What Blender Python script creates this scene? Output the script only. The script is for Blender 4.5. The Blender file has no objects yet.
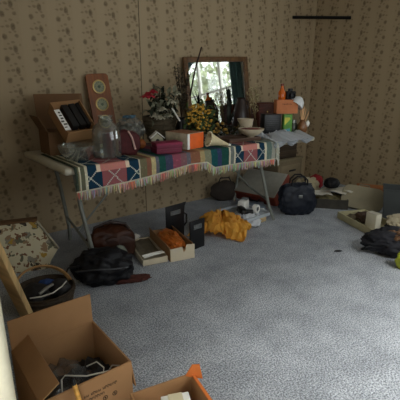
import bpy, bmesh, math, random
from mathutils import Vector, Matrix, Euler, noise

PI = math.pi
C = bpy.context.scene.collection
rnd = random.Random(7)
R = math.radians

# ------------------------------------------------------------------ camera
CAM_H = 1.25
PITCH, YAW = R(16.4), R(38.5)
cam_d = bpy.data.cameras.new('camera')
cam = bpy.data.objects.new('camera', cam_d)
C.objects.link(cam)
cam.location = (0, 0, CAM_H)
cam.rotation_euler = (PI/2 - PITCH, 0, -YAW)
cam_d.sensor_width = 36
cam_d.lens = 36
cam_d.clip_start = 0.02
bpy.context.scene.camera = cam

_d = Vector((math.sin(YAW)*math.cos(PITCH), math.cos(YAW)*math.cos(PITCH), -math.sin(PITCH)))
_r = Vector((math.cos(YAW), -math.sin(YAW), 0))
_u = _r.cross(_d)
def ray(px, py): return _d + (px-200)/400*_r + (200-py)/400*_u
def at(px, py, z=0.0):
    'measured point of the room at height z'
    v = ray(px, py); t = (z-CAM_H)/v.z
    return Vector((v.x*t, v.y*t, z))
def aty(px, py, y):
    v = ray(px, py); t = y/v.y
    return Vector((v.x*t, y, CAM_H+v.z*t))
def xat(px, y, z):
    'x of the room point seen in column px at depth y and height z'
    k = (px-200)/400
    # (x,y,z-h).(r - k d) = 0
    n = _r - k*_d
    return -(n.y*y + n.z*(z-CAM_H))/n.x

# ------------------------------------------------------------------ materials
def lin(c):
    o = []
    for v in c:
        v = v/255
        o.append(v/12.92 if v <= .04045 else ((v+.055)/1.055)**2.4)
    return (*o, 1)
_mats = {}
def mat(name, c, rough=.7, var=.15, scale=18, bump=0.0, metal=0.0, spec=.4, sheen=0, detail=4):
    if name in _mats: return _mats[name]
    m = bpy.data.materials.new(name); m.use_nodes = True
    nt = m.node_tree; b = nt.nodes['Principled BSDF']
    b.inputs['Roughness'].default_value = rough
    b.inputs['Metallic'].default_value = metal
    b.inputs['Specular IOR Level'].default_value = spec
    if sheen: b.inputs['Sheen Weight'].default_value = sheen
    tc = nt.nodes.new('ShaderNodeTexCoord')
    nz = nt.nodes.new('ShaderNodeTexNoise'); nz.inputs['Scale'].default_value = scale; nz.inputs['Detail'].default_value = detail
    nt.links.new(tc.outputs['Object'], nz.inputs['Vector'])
    rp = nt.nodes.new('ShaderNodeValToRGB')
    l = lin(c)
    rp.color_ramp.elements[0].position = .3; rp.color_ramp.elements[1].position = .7
    rp.color_ramp.elements[0].color = tuple(x*(1-var) for x in l[:3])+(1,)
    rp.color_ramp.elements[1].color = tuple(min(1, x*(1+var)) for x in l[:3])+(1,)
    nt.links.new(nz.outputs['Fac'], rp.inputs['Fac'])
    nt.links.new(rp.outputs['Color'], b.inputs['Base Color'])
    if bump:
        bp = nt.nodes.new('ShaderNodeBump'); bp.inputs['Strength'].default_value = bump; bp.inputs['Distance'].default_value = .01
        nt.links.new(nz.outputs['Fac'], bp.inputs['Height']); nt.links.new(bp.outputs['Normal'], b.inputs['Normal'])
    _mats[name] = m
    return m

def wood(name, c, rough=.5, scale=3, axis=(1, 12, 12), contrast=.35):
    if name in _mats: return _mats[name]
    m = mat(name, c, rough, contrast, scale)
    nt = m.node_tree
    tc = [n for n in nt.nodes if n.type == 'TEX_COORD'][0]; nz = [n for n in nt.nodes if n.type == 'TEX_NOISE'][0]
    mp = nt.nodes.new('ShaderNodeMapping'); mp.inputs['Scale'].default_value = axis
    nt.links.new(tc.outputs['Object'], mp.inputs['Vector']); nt.links.new(mp.outputs['Vector'], nz.inputs['Vector'])
    return m

def clear(name, tint=(1, 1, 1), haze=.0, hazec=(200, 200, 195), gloss=.12, rough=.06):
    'thin clear glass or plastic: see-through with reflections growing at glancing angles'
    if name in _mats: return _mats[name]
    m = bpy.data.materials.new(name); m.use_nodes = True
    nt = m.node_tree; nt.nodes.clear()
    out = nt.nodes.new('ShaderNodeOutputMaterial')
    tr = nt.nodes.new('ShaderNodeBsdfTransparent'); tr.inputs['Color'].default_value = (*tint, 1)
    gl = nt.nodes.new('ShaderNodeBsdfGlossy'); gl.inputs['Roughness'].default_value = rough
    lw = nt.nodes.new('ShaderNodeLayerWeight'); lw.inputs['Blend'].default_value = gloss*2
    mx = nt.nodes.new('ShaderNodeMixShader')
    nt.links.new(lw.outputs['Facing'], mx.inputs[0]); nt.links.new(tr.outputs[0], mx.inputs[1]); nt.links.new(gl.outputs[0], mx.inputs[2])
    last = mx
    if haze:
        df = nt.nodes.new('ShaderNodeBsdfDiffuse'); df.inputs['Color'].default_value = lin(hazec)
        m2 = nt.nodes.new('ShaderNodeMixShader'); m2.inputs[0].default_value = haze
        nt.links.new(mx.outputs[0], m2.inputs[1]); nt.links.new(df.outputs[0], m2.inputs[2]); last = m2
    nt.links.new(last.outputs[0], out.inputs['Surface'])
    _mats[name] = m
    return m

def vcol_mat(name, rough=.9, bump=.3):
    'woven cloth whose yarn colours are stored on the mesh'
    m = bpy.data.materials.new(name); m.use_nodes = True
    nt = m.node_tree; b = nt.nodes['Principled BSDF']; b.inputs['Roughness'].default_value = rough
    b.inputs['Specular IOR Level'].default_value = .1
    a = nt.nodes.new('ShaderNodeVertexColor'); a.layer_name = 'yarn'
    tc = nt.nodes.new('ShaderNodeTexCoord')
    nz = nt.nodes.new('ShaderNodeTexNoise'); nz.inputs['Scale'].default_value = 160
    nt.links.new(tc.outputs['Object'], nz.inputs['Vector'])
    mx = nt.nodes.new('ShaderNodeMix'); mx.data_type = 'RGBA'; mx.blend_type = 'MULTIPLY'; mx.inputs[0].default_value = .5
    nt.links.new(a.outputs['Color'], mx.inputs[6]); nt.links.new(nz.outputs['Color'], mx.inputs[7])
    hs = nt.nodes.new('ShaderNodeHueSaturation'); hs.inputs['Value'].default_value = 1.35
    nt.links.new(mx.outputs[2], hs.inputs['Color']); nt.links.new(hs.outputs[0], b.inputs['Base Color'])
    bp = nt.nodes.new('ShaderNodeBump'); bp.inputs['Strength'].default_value = bump; bp.inputs['Distance'].default_value = .004
    nt.links.new(nz.outputs['Fac'], bp.inputs['Height']); nt.links.new(bp.outputs['Normal'], b.inputs['Normal'])
    return m

def wallpaper(name, ua, seam=None):
    'printed wallpaper: columns of small brown sprigs between plain stripes; ua = horizontal axis'
    m = bpy.data.materials.new(name); m.use_nodes = True
    nt = m.node_tree; N = nt.nodes.new; L = nt.links.new
    b = nt.nodes['Principled BSDF']; b.inputs['Roughness'].default_value = .75; b.inputs['Specular IOR Level'].default_value = .25
    geo = N('ShaderNodeNewGeometry'); sx = N('ShaderNodeSeparateXYZ'); L(geo.outputs['Position'], sx.inputs[0])
    wn = N('ShaderNodeTexNoise'); wn.inputs['Scale'].default_value = 42; wn.inputs['Detail'].default_value = 3
    L(geo.outputs['Position'], wn.inputs['Vector'])
    ws = N('ShaderNodeSeparateColor'); L(wn.outputs['Color'], ws.inputs[0])
    def M(op, a, bb=None, c=None):
        n = N('ShaderNodeMath'); n.operation = op
        for i, v in enumerate((a, bb, c)):
            if v is None: continue
            if isinstance(v, (int, float)): n.inputs[i].default_value = v
            else: L(v, n.inputs[i])
        return n.outputs[0]
    U = sx.outputs[ua]; V = sx.outputs['Z']
    uw = M('ADD', U, M('MULTIPLY', M('SUBTRACT', ws.outputs[0], .5), .013))
    vw = M('ADD', V, M('MULTIPLY', M('SUBTRACT', ws.outputs[1], .5), .013))
    PU, PV = .205, .153
    us = M('DIVIDE', M('ADD', uw, .025 if ua == 'X' else .07), PU)
    u = M('FRACT', us); v = M('FRACT', M('DIVIDE', vw, PV))
    marks = [(.42, .72, .062, .17, 1.0), (.10, .25, .07, .13, .95), (.52, .33, .06, .09, .7), (.07, .70, .055, .05, .6), (.25, .74, .06, .07, .65),
             (.36, .03, .055, .06, .55), (.30, .47, .05, .05, .5), (.47, .52, .04, .05, .6), (.20, .95, .04, .05, .45), (.60, .92, .035, .06, .4)]
    tot = None
    for cx, cy, ru, rv, w in marks:
        du = M('DIVIDE', M('SUBTRACT', u, cx+.1), ru*1.25)
        dv = M('DIVIDE', M('PINGPONG', M('ADD', M('SUBTRACT', v, cy), 1.0), .5) if False else M('SUBTRACT', M('FRACT', M('ADD', M('SUBTRACT', v, cy), 1.5)), .5), rv)
        d = M('SQRT', M('ADD', M('MULTIPLY', du, du), M('MULTIPLY', dv, dv)))
        n = N('ShaderNodeMapRange'); n.interpolation_type = 'SMOOTHSTEP'
        n.inputs['From Min'].default_value = .45; n.inputs['From Max'].default_value = 1.45
        n.inputs['To Min'].default_value = w; n.inputs['To Max'].default_value = 0
        L(d, n.inputs['Value'])
        tot = n.outputs[0] if tot is None else M('MAXIMUM', tot, n.outputs[0])
    fn = N('ShaderNodeTexNoise'); fn.inputs['Scale'].default_value = 90; L(geo.outputs['Position'], fn.inputs['Vector'])
    tot = M('MULTIPLY', tot, M('ADD', .45, M('MULTIPLY', fn.outputs['Fac'], .9)))
    # faint tone of the plain stripe
    st = N('ShaderNodeMapRange'); st.interpolation_type = 'SMOOTHSTEP'
    st.inputs['From Min'].default_value = .30; st.inputs['From Max'].default_value = .34; st.inputs['To Min'].default_value = 1; st.inputs['To Max'].default_value = 0
    L(M('ABSOLUTE', M('SUBTRACT', u, .46)), st.inputs['Value'])
    c0 = N('ShaderNodeMix'); c0.data_type = 'RGBA'; L(st.outputs[0], c0.inputs[0])
    c0.inputs[6].default_value = lin((168, 149, 119)); c0.inputs[7].default_value = lin((165, 146, 116))
    c1 = N('ShaderNodeMix'); c1.data_type = 'RGBA'; L(M('MULTIPLY', tot, .78), c1.inputs[0]); L(c0.outputs[2], c1.inputs[6]); c1.inputs[7].default_value = lin((88, 73, 52))
    col = c1.outputs[2]
    if seam is not None:
        wv = M('ADD', U, M('MULTIPLY', M('SUBTRACT', ws.outputs[2], .5), .006))
        s = M('LESS_THAN', M('ABSOLUTE', M('SUBTRACT', wv, seam)), .0045)
        c2 = N('ShaderNodeMix'); c2.data_type = 'RGBA'; L(M('MULTIPLY', s, .8), c2.inputs[0]); L(col, c2.inputs[6]); c2.inputs[7].default_value = lin((62, 52, 38))
        col = c2.outputs[2]
    L(col, b.inputs['Base Color'])
    return m

def carpet():
    m = bpy.data.materials.new('carpet'); m.use_nodes = True
    nt = m.node_tree; N = nt.nodes.new; L = nt.links.new
    b = nt.nodes['Principled BSDF']; b.inputs['Roughness'].default_value = .95; b.inputs['Specular IOR Level'].default_value = .05
    b.inputs['Sheen Weight'].default_value = .15
    geo = N('ShaderNodeNewGeometry')
    f = N('ShaderNodeTexNoise'); f.inputs['Scale'].default_value = 135; f.inputs['Detail'].default_value = 3; L(geo.outputs['Position'], f.inputs['Vector'])
    g = N('ShaderNodeTexNoise'); g.inputs['Scale'].default_value = 4.5; g.inputs['Detail'].default_value = 4; g.inputs['Roughness'].default_value = .65; L(geo.outputs['Position'], g.inputs['Vector'])
    r1 = N('ShaderNodeValToRGB'); e = r1.color_ramp.elements
    e[0].position = .38; e[0].color = lin((120, 124, 130)); e[1].position = .62; e[1].color = lin((204, 209, 216)); L(f.outputs['Fac'], r1.inputs['Fac'])
    r2 = N('ShaderNodeValToRGB'); e = r2.color_ramp.elements
    e[0].position = .33; e[0].color = (.66, .67, .68, 1); e[1].position = .66; e[1].color = (1, 1, 1, 1); L(g.outputs['Fac'], r2.inputs['Fac'])
    mx = N('ShaderNodeMix'); mx.data_type = 'RGBA'; mx.blend_type = 'MULTIPLY'; mx.inputs[0].default_value = 1
    L(r1.outputs['Color'], mx.inputs[6]); L(r2.outputs['Color'], mx.inputs[7]); L(mx.outputs[2], b.inputs['Base Color'])
    bp = N('ShaderNodeBump'); bp.inputs['Strength'].default_value = .8; bp.inputs['Distance'].default_value = .012
    L(f.outputs['Fac'], bp.inputs['Height']); L(bp.outputs['Normal'], b.inputs['Normal'])
    return m

# ------------------------------------------------------------------ mesh building
class MB:
    def __init__(s): s.bm = bmesh.new()
    def _mv(s, vs, M):
        for v in vs: v.co = M @ v.co
    def box(s, c, d, rot=(0, 0, 0), bev=0.0, seg=2, taper=1.0):
        vs = bmesh.ops.create_cube(s.bm, size=1)['verts']
        for v in vs:
            k = taper if v.co.z > 0 else 1
            v.co = Vector((v.co.x*d[0]*k, v.co.y*d[1]*k, v.co.z*d[2]))
        if bev:
            es = list({e for v in vs for e in v.link_edges})
            r = bmesh.ops.bevel(s.bm, geom=es, offset=bev, segments=seg, profile=.5, affect='EDGES')
            vs = list({v for f in r['faces'] for v in f.verts} | {v for v in vs if v.is_valid})
        s._mv(vs, Matrix.Translation(c) @ Euler(rot).to_matrix().to_4x4())
        return s
    def tube(s, pts, r, seg=8, closed=False, r2=None, flat=None):
        pts = [Vector(p) for p in pts]; n = len(pts); rings = []
        up = Vector((0, 0, 1)); prev = None
        for i, p in enumerate(pts):
            a = pts[(i-1) % n] if (closed or i > 0) else p
            b = pts[(i+1) % n] if (closed or i < n-1) else p
            t = (b-a)
            t = t.normalized() if t.length > 1e-9 else Vector((0, 0, 1))
            if prev is None:
                x = t.cross(up) if abs(t.dot(up)) < .95 else t.cross(Vector((1, 0, 0)))
            else: x = prev - t*prev.dot(t)
            x.normalize(); prev = x; y = t.cross(x)
            rr = r if r2 is None else r + (r2-r)*i/max(1, n-1)
            fy = flat if flat else 1
            rings.append([s.bm.verts.new(p + x*math.cos(2*PI*k/seg)*rr + y*math.sin(2*PI*k/seg)*rr*fy) for k in range(seg)])
        m = n if closed else n-1
        for i in range(m):
            A, B = rings[i], rings[(i+1) % n]
            for k in range(seg): s.bm.faces.new((A[k], A[(k+1) % seg], B[(k+1) % seg], B[k]))
        if not closed:
            s.bm.faces.new(rings[0][::-1]); s.bm.faces.new(rings[-1])
        return s
    def lathe(s, prof, seg=24, c=(0, 0, 0), rot=(0, 0, 0), sc=(1, 1, 1)):
        M = Matrix.Translation(c) @ Euler(rot).to_matrix().to_4x4()
        rings = []
        for r, z in prof:
            if r < 1e-6: rings.append([s.bm.verts.new(M @ Vector((0, 0, z*sc[2])))])
            else: rings.append([s.bm.verts.new(M @ Vector((r*sc[0]*math.cos(2*PI*k/seg), r*sc[1]*math.sin(2*PI*k/seg), z*sc[2]))) for k in range(seg)])
        for A, B in zip(rings, rings[1:]):
            for k in range(seg):
                k2 = (k+1) % seg
                if len(A) == 1 and len(B) == 1: continue
                if len(A) == 1: s.bm.faces.new((A[0], B[k2], B[k]))
                elif len(B) == 1: s.bm.faces.new((A[k], A[k2], B[0]))
                else: s.bm.faces.new((A[k], A[k2], B[k2], B[k]))
        return s
    def sheet(s, fn, nu, nv, th=0.0):
        g = [[s.bm.verts.new(fn(i/nu, j/nv)) for j in range(nv+1)] for i in range(nu+1)]
        fs = [s.bm.faces.new((g[i][j], g[i+1][j], g[i+1][j+1], g[i][j+1])) for i in range(nu) for j in range(nv)]
        if th: bmesh.ops.solidify(s.bm, geom=fs, thickness=th)
        return s
    def blob(s, c, d, seed=0, amp=.15, fr=2.5, sub=4, flat=None, rot=(0, 0, 0), power=2.0, rid=0.0):
        'lumpy closed form with half-sizes d, optionally flattened below flat (local z)'
        vs = bmesh.ops.create_icosphere(s.bm, subdivisions=sub, radius=1)['verts']
        E = Euler(rot).to_matrix(); o = Vector((seed*7.31, seed*3.17, seed*1.93))
        for v in vs:
            p = v.co.copy()
            if power != 2.0:
                q = (abs(p.x)**power+abs(p.y)**power+abs(p.z)**power)**(1/power); p = p/q
            k = 1+amp*noise.noise(p*fr+o)+amp*.5*noise.noise(p*fr*2.3+o)
            if rid: k += rid*(1-2*abs(noise.noise(p*fr*1.7-o)))-rid*.5
            p = Vector((p.x*d[0], p.y*d[1], p.z*d[2]))*k
            p = E @ p
            if flat is not None and p.z < flat: p.z = flat + (p.z-flat)*.04
            v.co = p + Vector(c)
        return s
    def prism(s, poly, th, M=Matrix.Identity(4)):
        'polygon in local xz, thickness along y'
        A = [s.bm.verts.new(M @ Vector((x, -th/2, z))) for x, z in poly]
        B = [s.bm.verts.new(M @ Vector((x, th/2, z))) for x, z in poly]
        n = len(poly)
        s.bm.faces.new(A); s.bm.faces.new(B[::-1])
        for i in range(n): s.bm.faces.new((A[i], B[i], B[(i+1) % n], A[(i+1) % n]))
        return s
    def leaf(s, base, tip, w, curl=.2, up=(0, 0, 1)):
        b, t = Vector(base), Vector(tip); d = t-b; n = d.cross(Vector(up))
        if n.length < 1e-6: n = Vector((1, 0, 0))
        n.normalize(); k = n.cross(d).normalized()*d.length*curl
        L = [s.bm.verts.new(b)]
        rows = []
        for f, ww in ((.25, .8), (.55, 1), (.8, .6)):
            m = b+d*f+k*math.sin(PI*f)
            rows.append([s.bm.verts.new(m-n*w*ww/2), s.bm.verts.new(m+k*.12), s.bm.verts.new(m+n*w*ww/2)])
        e = s.bm.verts.new(t)
        s.bm.faces.new((L[0], rows[0][1], rows[0][0])); s.bm.faces.new((L[0], rows[0][2], rows[0][1]))
        for A, B in zip(rows, rows[1:]):
            s.bm.faces.new((A[0], A[1], B[1], B[0])); s.bm.faces.new((A[1], A[2], B[2], B[1]))
        s.bm.faces.new((rows[-1][0], rows[-1][1], e)); s.bm.faces.new((rows[-1][1], rows[-1][2], e))
        return s
    def build(s, name, m, parent=None, loc=None, rot=None, smooth=True, angle=40, kind=None, label=None):
        bmesh.ops.recalc_face_normals(s.bm, faces=s.bm.faces)
        me = bpy.data.meshes.new(name); s.bm.to_mesh(me); s.bm.free()
        me.materials.append(m)
        if smooth:
            me.shade_smooth()
            me.set_sharp_from_angle(angle=R(angle))
        o = bpy.data.objects.new(name, me); C.objects.link(o)
        if parent: o.parent = parent
        if loc is not None: o.location = loc
        if rot is not None: o.rotation_euler = rot
        if kind: o['kind'] = kind
        if label: o['label'] = label
        return o

def thing(name, label, cat, loc=(0, 0, 0), rz=0, rot=None, group=None):
    o = bpy.data.objects.new(name, None); C.objects.link(o)
    o.empty_display_size = .05
    o.location = loc; o.rotation_euler = rot if rot else (0, 0, rz)
    o['label'] = label; o['category'] = cat
    if group: o['group'] = group
    return o
def tag(o, label, cat, group=None):
    o['label'] = label; o['category'] = cat
    if group: o['group'] = group
    return o
def struct(o): o['kind'] = 'structure'; return o
FACE = -YAW     # turn that makes local +x run to the right as seen from the doorway

# ------------------------------------------------------------------ palette
card = mat('cardboard', (160, 120, 80), .85, .08, 9)
card_d = mat('cardboard_inside', (106, 77, 50), .9, .08, 9)
card_pale = mat('pale_cardboard', (205, 192, 165), .85, .06, 12)
black_pl = mat('black_plastic', (20, 20, 22), .4, .1, 20)
black_cl = mat('black_leather', (20, 20, 23), .55, .25, 40, .3, spec=.25)
white_pa = mat('white_paper', (236, 234, 226), .8, .05, 20)
cream_pa = mat('cream_paint', (214, 203, 170), .6, .08, 10)
dark_in = mat('dark_clutter', (30, 28, 27), .7, .4, 30)
steel = mat('grey_steel', (140, 142, 138), .35, .1, 30, metal=.8)
grey_leg = mat('grey_enamel', (120, 122, 114), .45, .1, 30)
brass = mat('brass', (222, 196, 130), .35, .1, 30, metal=.6)
glass = clear('clear_glass', (.93, .95, .93), .04, gloss=.16)
plastic = clear('clear_plastic', (.8, .8, .8), .08, gloss=.14, rough=.15)
plastic_dk = clear('smoky_plastic', (.6, .6, .62), .3, (90, 90, 88), gloss=.14, rough=.2)
leaf_dk = mat('dark_leaves', (38, 44, 28), .7, .4, 30)
leaf_gr = mat('green_leaves', (70, 88, 46), .7, .35, 30)
dry_tan = mat('dried_tan', (150, 130, 92), .85, .25, 40)

# ------------------------------------------------------------------ room shell
WX, WY, WL, WF, CEIL = 4.5, 3.34, .09, -.5, 2.45
seam_x = aty(140.5, 60, WY).x
wp_back = wallpaper('wallpaper_back', 'X', seam_x)
wp_side = wallpaper('wallpaper_side', 'Y')
plain = mat('white_ceiling', (205, 200, 188), .9, .04, 20)
struct(MB().box(((WX-1.2)/2, (WY+WF)/2, -.05), (WX+1.4, WY-WF+.2, .1)).build('floor', carpet()))
struct(MB().box(((WX-1.2)/2, (WY+WF)/2, CEIL+.05), (WX+1.4, WY-WF+.2, .1)).build('ceiling', plain))
struct(MB().box(((WX+WL)/2, WY+.05, CEIL/2), (WX-WL, .1, CEIL)).build('wall_back', wp_back))
# right wall with two window openings
W1 = (.25, 1.93, .85, 2.15); W2 = (1.3, 3.3, .75, 2.2)
wr = MB()
def wallseg(y0, y1, z0, z1): wr.box((WX+.05, (y0+y1)/2, (z0+z1)/2), (.1, y1-y0, z1-z0))
wallseg(WF, W1[0], 0, CEIL); wallseg(W1[1], WY+.1, 0, CEIL)
wallseg(W1[0], W1[1], 0, W1[2]); wallseg(W1[0], W1[1], W1[3], CEIL)
struct(wr.build('wall_right', wp_side))
# left wall with the doorway the photograph was taken from, and the hall behind it
wl_ = MB()
wl_.box((WL-.05, (.78+WY)/2, CEIL/2), (.1, WY-.78, CEIL))
wl_.box((WL-.05, (WF-.12)/2, CEIL/2), (.1, -.12-WF, CEIL))
wl_.box((WL-.05, .33, (2.05+CEIL)/2), (.1, .9, CEIL-2.05))
struct(wl_.build('wall_left', wp_side))
wf_ = MB()
def frontseg(x0, x1, z0, z1): wf_.box(((x0+x1)/2, WF-.05, (z0+z1)/2), (x1-x0, .1, z1-z0))
frontseg(WL, W2[0], 0, CEIL); frontseg(W2[1], WX+.1, 0, CEIL); frontseg(W2[0], W2[1], 0, W2[2]); frontseg(W2[0], W2[1], W2[3], CEIL)
struct(wf_.build('wall_front', plain))
struct(MB().box((-1.15, (WY+WF)/2, CEIL/2), (.1, WY-WF, CEIL)).build('wall_hall', plain))
# worn white door casing at the left of the doorway
dm = mat('worn_white_paint', (236, 228, 200), .55, .10, 26, .15)
door = struct(MB().box((.062, .785, 1.03), (.125, .09, 2.06), (0, 0, 0), .028, 4).build('door_1', dm))
struct(MB().box((.062, -.125, 1.03), (.125, .09, 2.06), (0, 0, 0), .012, 2).build('door_2', dm))
# windows
wf = mat('white_window_paint', (225, 222, 210), .5, .05, 20)
def make_window(name, w, M4):
    'window built in its own frame: local y along the wall, local x out of the room'
    y0, y1, z0, z1 = w; yc, zc = (y0+y1)/2, (z0+z1)/2
    def out(mb):
        for v in mb.bm.verts: v.co = M4 @ v.co
        return mb
    f = MB()
    f.box((-.01, yc, z1+.03), (.05, y1-y0+.16, .07), bev=.006); f.box((-.02, yc, z0-.025), (.09, y1-y0+.2, .05), bev=.006)
    for y in (y0-.035, y1+.035): f.box((-.01, y, zc), (.05, .07, z1-z0+.02), bev=.006)
    f = struct(out(f).build(name, wf))
    mm = MB(); n = 3
    for i in range(1, n): mm.box((.05, y0+(y1-y0)*i/n, zc), (.05, .05, z1-z0))
    mm.box((.05, yc, zc), (.04, y1-y0, .035))
    for y in (y0+.02, y1-.02): mm.box((.05, y, zc), (.05, .04, z1-z0))
    for z in (z0+.02, z1-.02): mm.box((.05, yc, z), (.05, y1-y0-.08, .04))
    out(mm).build('mullion', wf, f)
    out(MB().box((.05, yc, zc), (.006, y1-y0-.06, z1-z0-.06))).build('pane', clear('window_glass', (.96, .97, .97), 0, gloss=.08, rough=.0), f)
make_window('window_1', W1, Matrix.Translation((WX, 0, 0)))
make_window('window_2', W2, Matrix(((0, 1, 0, 0), (-1, 0, 0, WF), (0, 0, 1, 0), (0, 0, 0, 1))))

# curtains of the window (seen in the mirror)
def curtain(y0, y1, z0, z1, m, label, seed):
    def fn(u, v):
        y = y0+(y1-y0)*u
        return Vector((WX-.075+.022*math.sin(u*22+seed)+.008*math.sin(u*51), y, z0+(z1-z0)*v))
    tag(MB().sheet(fn, 60, 8, .004).build('curtain', m), label, 'curtain')
teal = mat('teal_curtain_cloth', (88, 106, 104), .9, .15, 30)
pale_c = mat('pale_curtain_cloth', (190, 196, 190), .9, .1, 30)
curtain(1.72, 2.0, .55, 2.2, teal, 'grey teal curtain at the window, reflected at the mirror right edge', 1)
curtain(.12, .52, .55, 2.2, pale_c, 'pale curtain hanging at the far side of the window, reflected at the mirror left', 2)
def val(u, v):
    y = .1+1.92*u
    return Vector((WX-.13+.012*math.sin(u*40), y, 2.28-v*(.16+.42*max(0, 1-u*1.7)+.25*max(0, u*4-3.2))))
tag(MB().sheet(val, 80, 6, .004).build('valance', teal), 'grey teal draped valance across the top of the window in the mirror', 'curtain')
tag(MB().tube([(WX-.11, .05, 2.24), (WX-.11, 2.06, 2.24)], .011, 10).build('curtain_rod', steel), 'thin metal rod carrying the curtains above the window', 'curtain rod')

# trees outside
for i, (x, y, h, s_) in enumerate(((7.6, -2.6, 3.4, 1), (7.9, 1.2, 3.8, 2), (9.6, -6.2, 3.6, 3))):
    t = thing('tree', ['leafy tree outside straight beyond the window', 'taller leafy tree outside, right of the other tree in the mirror', 'leafy tree outside far left beyond the window'][i], 'tree', (x, y, -.6), group='trees outside')
    MB().tube([(0, 0, 0), (.05, .03, .9), (0, .1, 2.2)], .09, 8, r2=.04).build('trunk', mat('bark', (80, 66, 50), .9), t)
    b = MB(); q = random.Random(s_)
    for k in range(1500):
        v = Vector((q.gauss(0, 1), q.gauss(0, 1), q.gauss(0, 1))).normalized()*(.35+.65*q.random())
        p = Vector((v.x*1.2, v.y*1.35, h-1.0+v.z*1.5)); dd = Vector((q.gauss(0, 1), q.gauss(0, 1), q.gauss(0, 1))).normalized()*.2
        b.leaf(p, p+dd, .11)
    b.build('foliage', mat('garden_leaves', (150, 158, 124), .6, .3, 5), t)

# ------------------------------------------------------------------ folding table
TZ = .74; TX0, TX1, TY0, TY1 = .84, 3.34, 2.38, 3.24
tb = thing('folding_table', 'long white folding table along the wallpapered back wall under a woven cloth', 'table', (0, 0, 0))
MB().box(((TX0+TX1)/2, (TY0+TY1)/2, TZ-.022), (TX1-TX0, TY1-TY0, .044), bev=.018, seg=3).build('tabletop', mat('off_white_plastic', (190, 184, 165), .55, .06, 20), tb)
for pts in (((.93, 2.46, .69), (.95, 2.45, .45), (1.0, 2.43, .12), (1.01, 2.42, .0)),
            ((1.0, 3.06, .69), (1.04, 3.07, .45), (1.08, 3.08, .12), (1.08, 3.08, .0)),
            ((2.66, 2.46, .69), (2.66, 2.45, .5), (2.74, 2.40, .12), (2.78, 2.37, .0)),
            ((3.02, 3.06, .69), (3.01, 3.07, .45), (2.95, 3.08, .12), (2.93, 3.08, .0))):
    MB().tube(pts, .0145, 10).build('leg', grey_leg, tb)
for a, b_ in (((.99, 2.44, .16), (1.07, 3.07, .2)), ((2.72, 2.42, .2), (2.98, 3.07, .24))):
    MB().tube([a, b_], .010, 8).build('crossbar', grey_leg, tb)
for a, b_ in (((1.03, 2.75, .19), (1.55, 2.75, .69)), ((2.85, 2.75, .22), (2.35, 2.75, .69))):
    MB().tube([a, b_], .008, 8).build('brace', grey_leg, tb)

# woven throw used as tablecloth
CY = TY0-.012; CZ = TZ+.008
def ex(px): return xat(px, CY, TZ)
bands = [(73.5, (58, 66, 56)), (76, (112, 108, 82)), (77.5, (196, 190, 165)), (78.8, (96, 96, 78)), (84, (196, 190, 165)), (86, 'D'), (138, (186, 180, 158)), (139.5, (104, 98, 74)),
         (146, (124, 84, 66)), (151, (176, 160, 116)), (155, (92, 92, 100)), (158, (30, 72, 64)), (165, (64, 66, 86)), (172, (132, 70, 84)), (180, (120, 86, 88)),
         (186, (98, 96, 104)), (190, (128, 86, 64)), (199, (160, 140, 100)), (204, (120, 122, 100)), (210, (28, 74, 76)), (216, (52, 58, 88)), (221, (30, 70, 62)),
         (228, (196, 190, 165)), (230, (104, 108, 104)), (233, (196, 190, 165)), (235, 'E'), (264, (196, 190, 165)), (266, (96, 112, 104)), (271, (150, 150, 138)), (275, None)]
ebands = [(ex(p), c) for p, c in bands]
def cloth_col(x, t):
    for (a, c), (b_, _) in zip(ebands, ebands[1:]):
        if a <= x < b_:
            if c in ('D', 'E'):
                f = (x-a)/(b_-a)
                per = .165 if c == 'D' else .15
                if .17 < f < .80 and -.012 < t < .045: return (214, 196, 170) if (f < .24 or f > .73) else (190, 124, 114)
                s_ = (x-a-.02)/per
                d1 = abs(((s_+t/per) % 1)-.5); d2 = abs(((s_-t/per) % 1)-.5)
                if d1 < .03 or d2 < .03: return (176, 178, 166)
                return (138, 82, 84) if .26 < f < .74 else (24, 52, 70)
            k = noise.noise(Vector((x*60, t*60, 0)))
            if k > .4: return tuple(min(255, v*1.12) for v in c)
            return c
    return (110, 112, 100)
XL, XR = ebands[0][0], ebands[-1][0]
DROP = .155
_dr = [(XL, 1.0), (ex(95), .98), (ex(147), .84), (ex(190), .56), (ex(206), .58), (ex(213), .92), (ex(240), .92), (XR, 1.0)]
def drop(x):
    'the throw hangs lower at both ends than in the middle'
    for (a, p), (b_, q_) in zip(_dr, _dr[1:]):
        if x <= b_: return DROP*(p+(q_-p)*max(0, x-a)/(b_-a))
    return DROP
nx, nt_ = int((XR-XL)/.009), int((.62+DROP)/.009)
b = MB()
def cloth_pt(u, v):
    x = XL+(XR-XL)*u; s_ = v*(.62+DROP)
    if s_ < .62: return Vector((x, CY+.62-s_, CZ+.002*noise.noise(Vector((x*9, s_*9, 1)))))
    k = (s_-.62)*drop(x)/DROP
    return Vector((x, CY-.004-.012*min(1, k/.05)+.010*noise.noise(Vector((x*5, k*4, 3)))*min(1, k/.06), CZ-k))
b.sheet(cloth_pt, nx, nt_)
cl_ = b.bm.faces.layers.int.new('t')
o = b.build('tablecloth', vcol_mat('woven_throw'), angle=80)
ca = o.data.color_attributes.new('yarn', 'BYTE_COLOR', 'CORNER')
for p in o.data.polygons:
    cc = p.center
    t = (CZ-cc.z) if cc.y < CY-.002 else -(cc.y-CY)
    col = lin(cloth_col(cc.x, t))
    for li in p.loop_indices: ca.data[li].color = col
md = o.modifiers.new('thickness', 'SOLIDIFY'); md.thickness = .003
tag(o, 'woven striped throw with navy and pink diamond panels draped over the folding table front', 'tablecloth')
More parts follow.
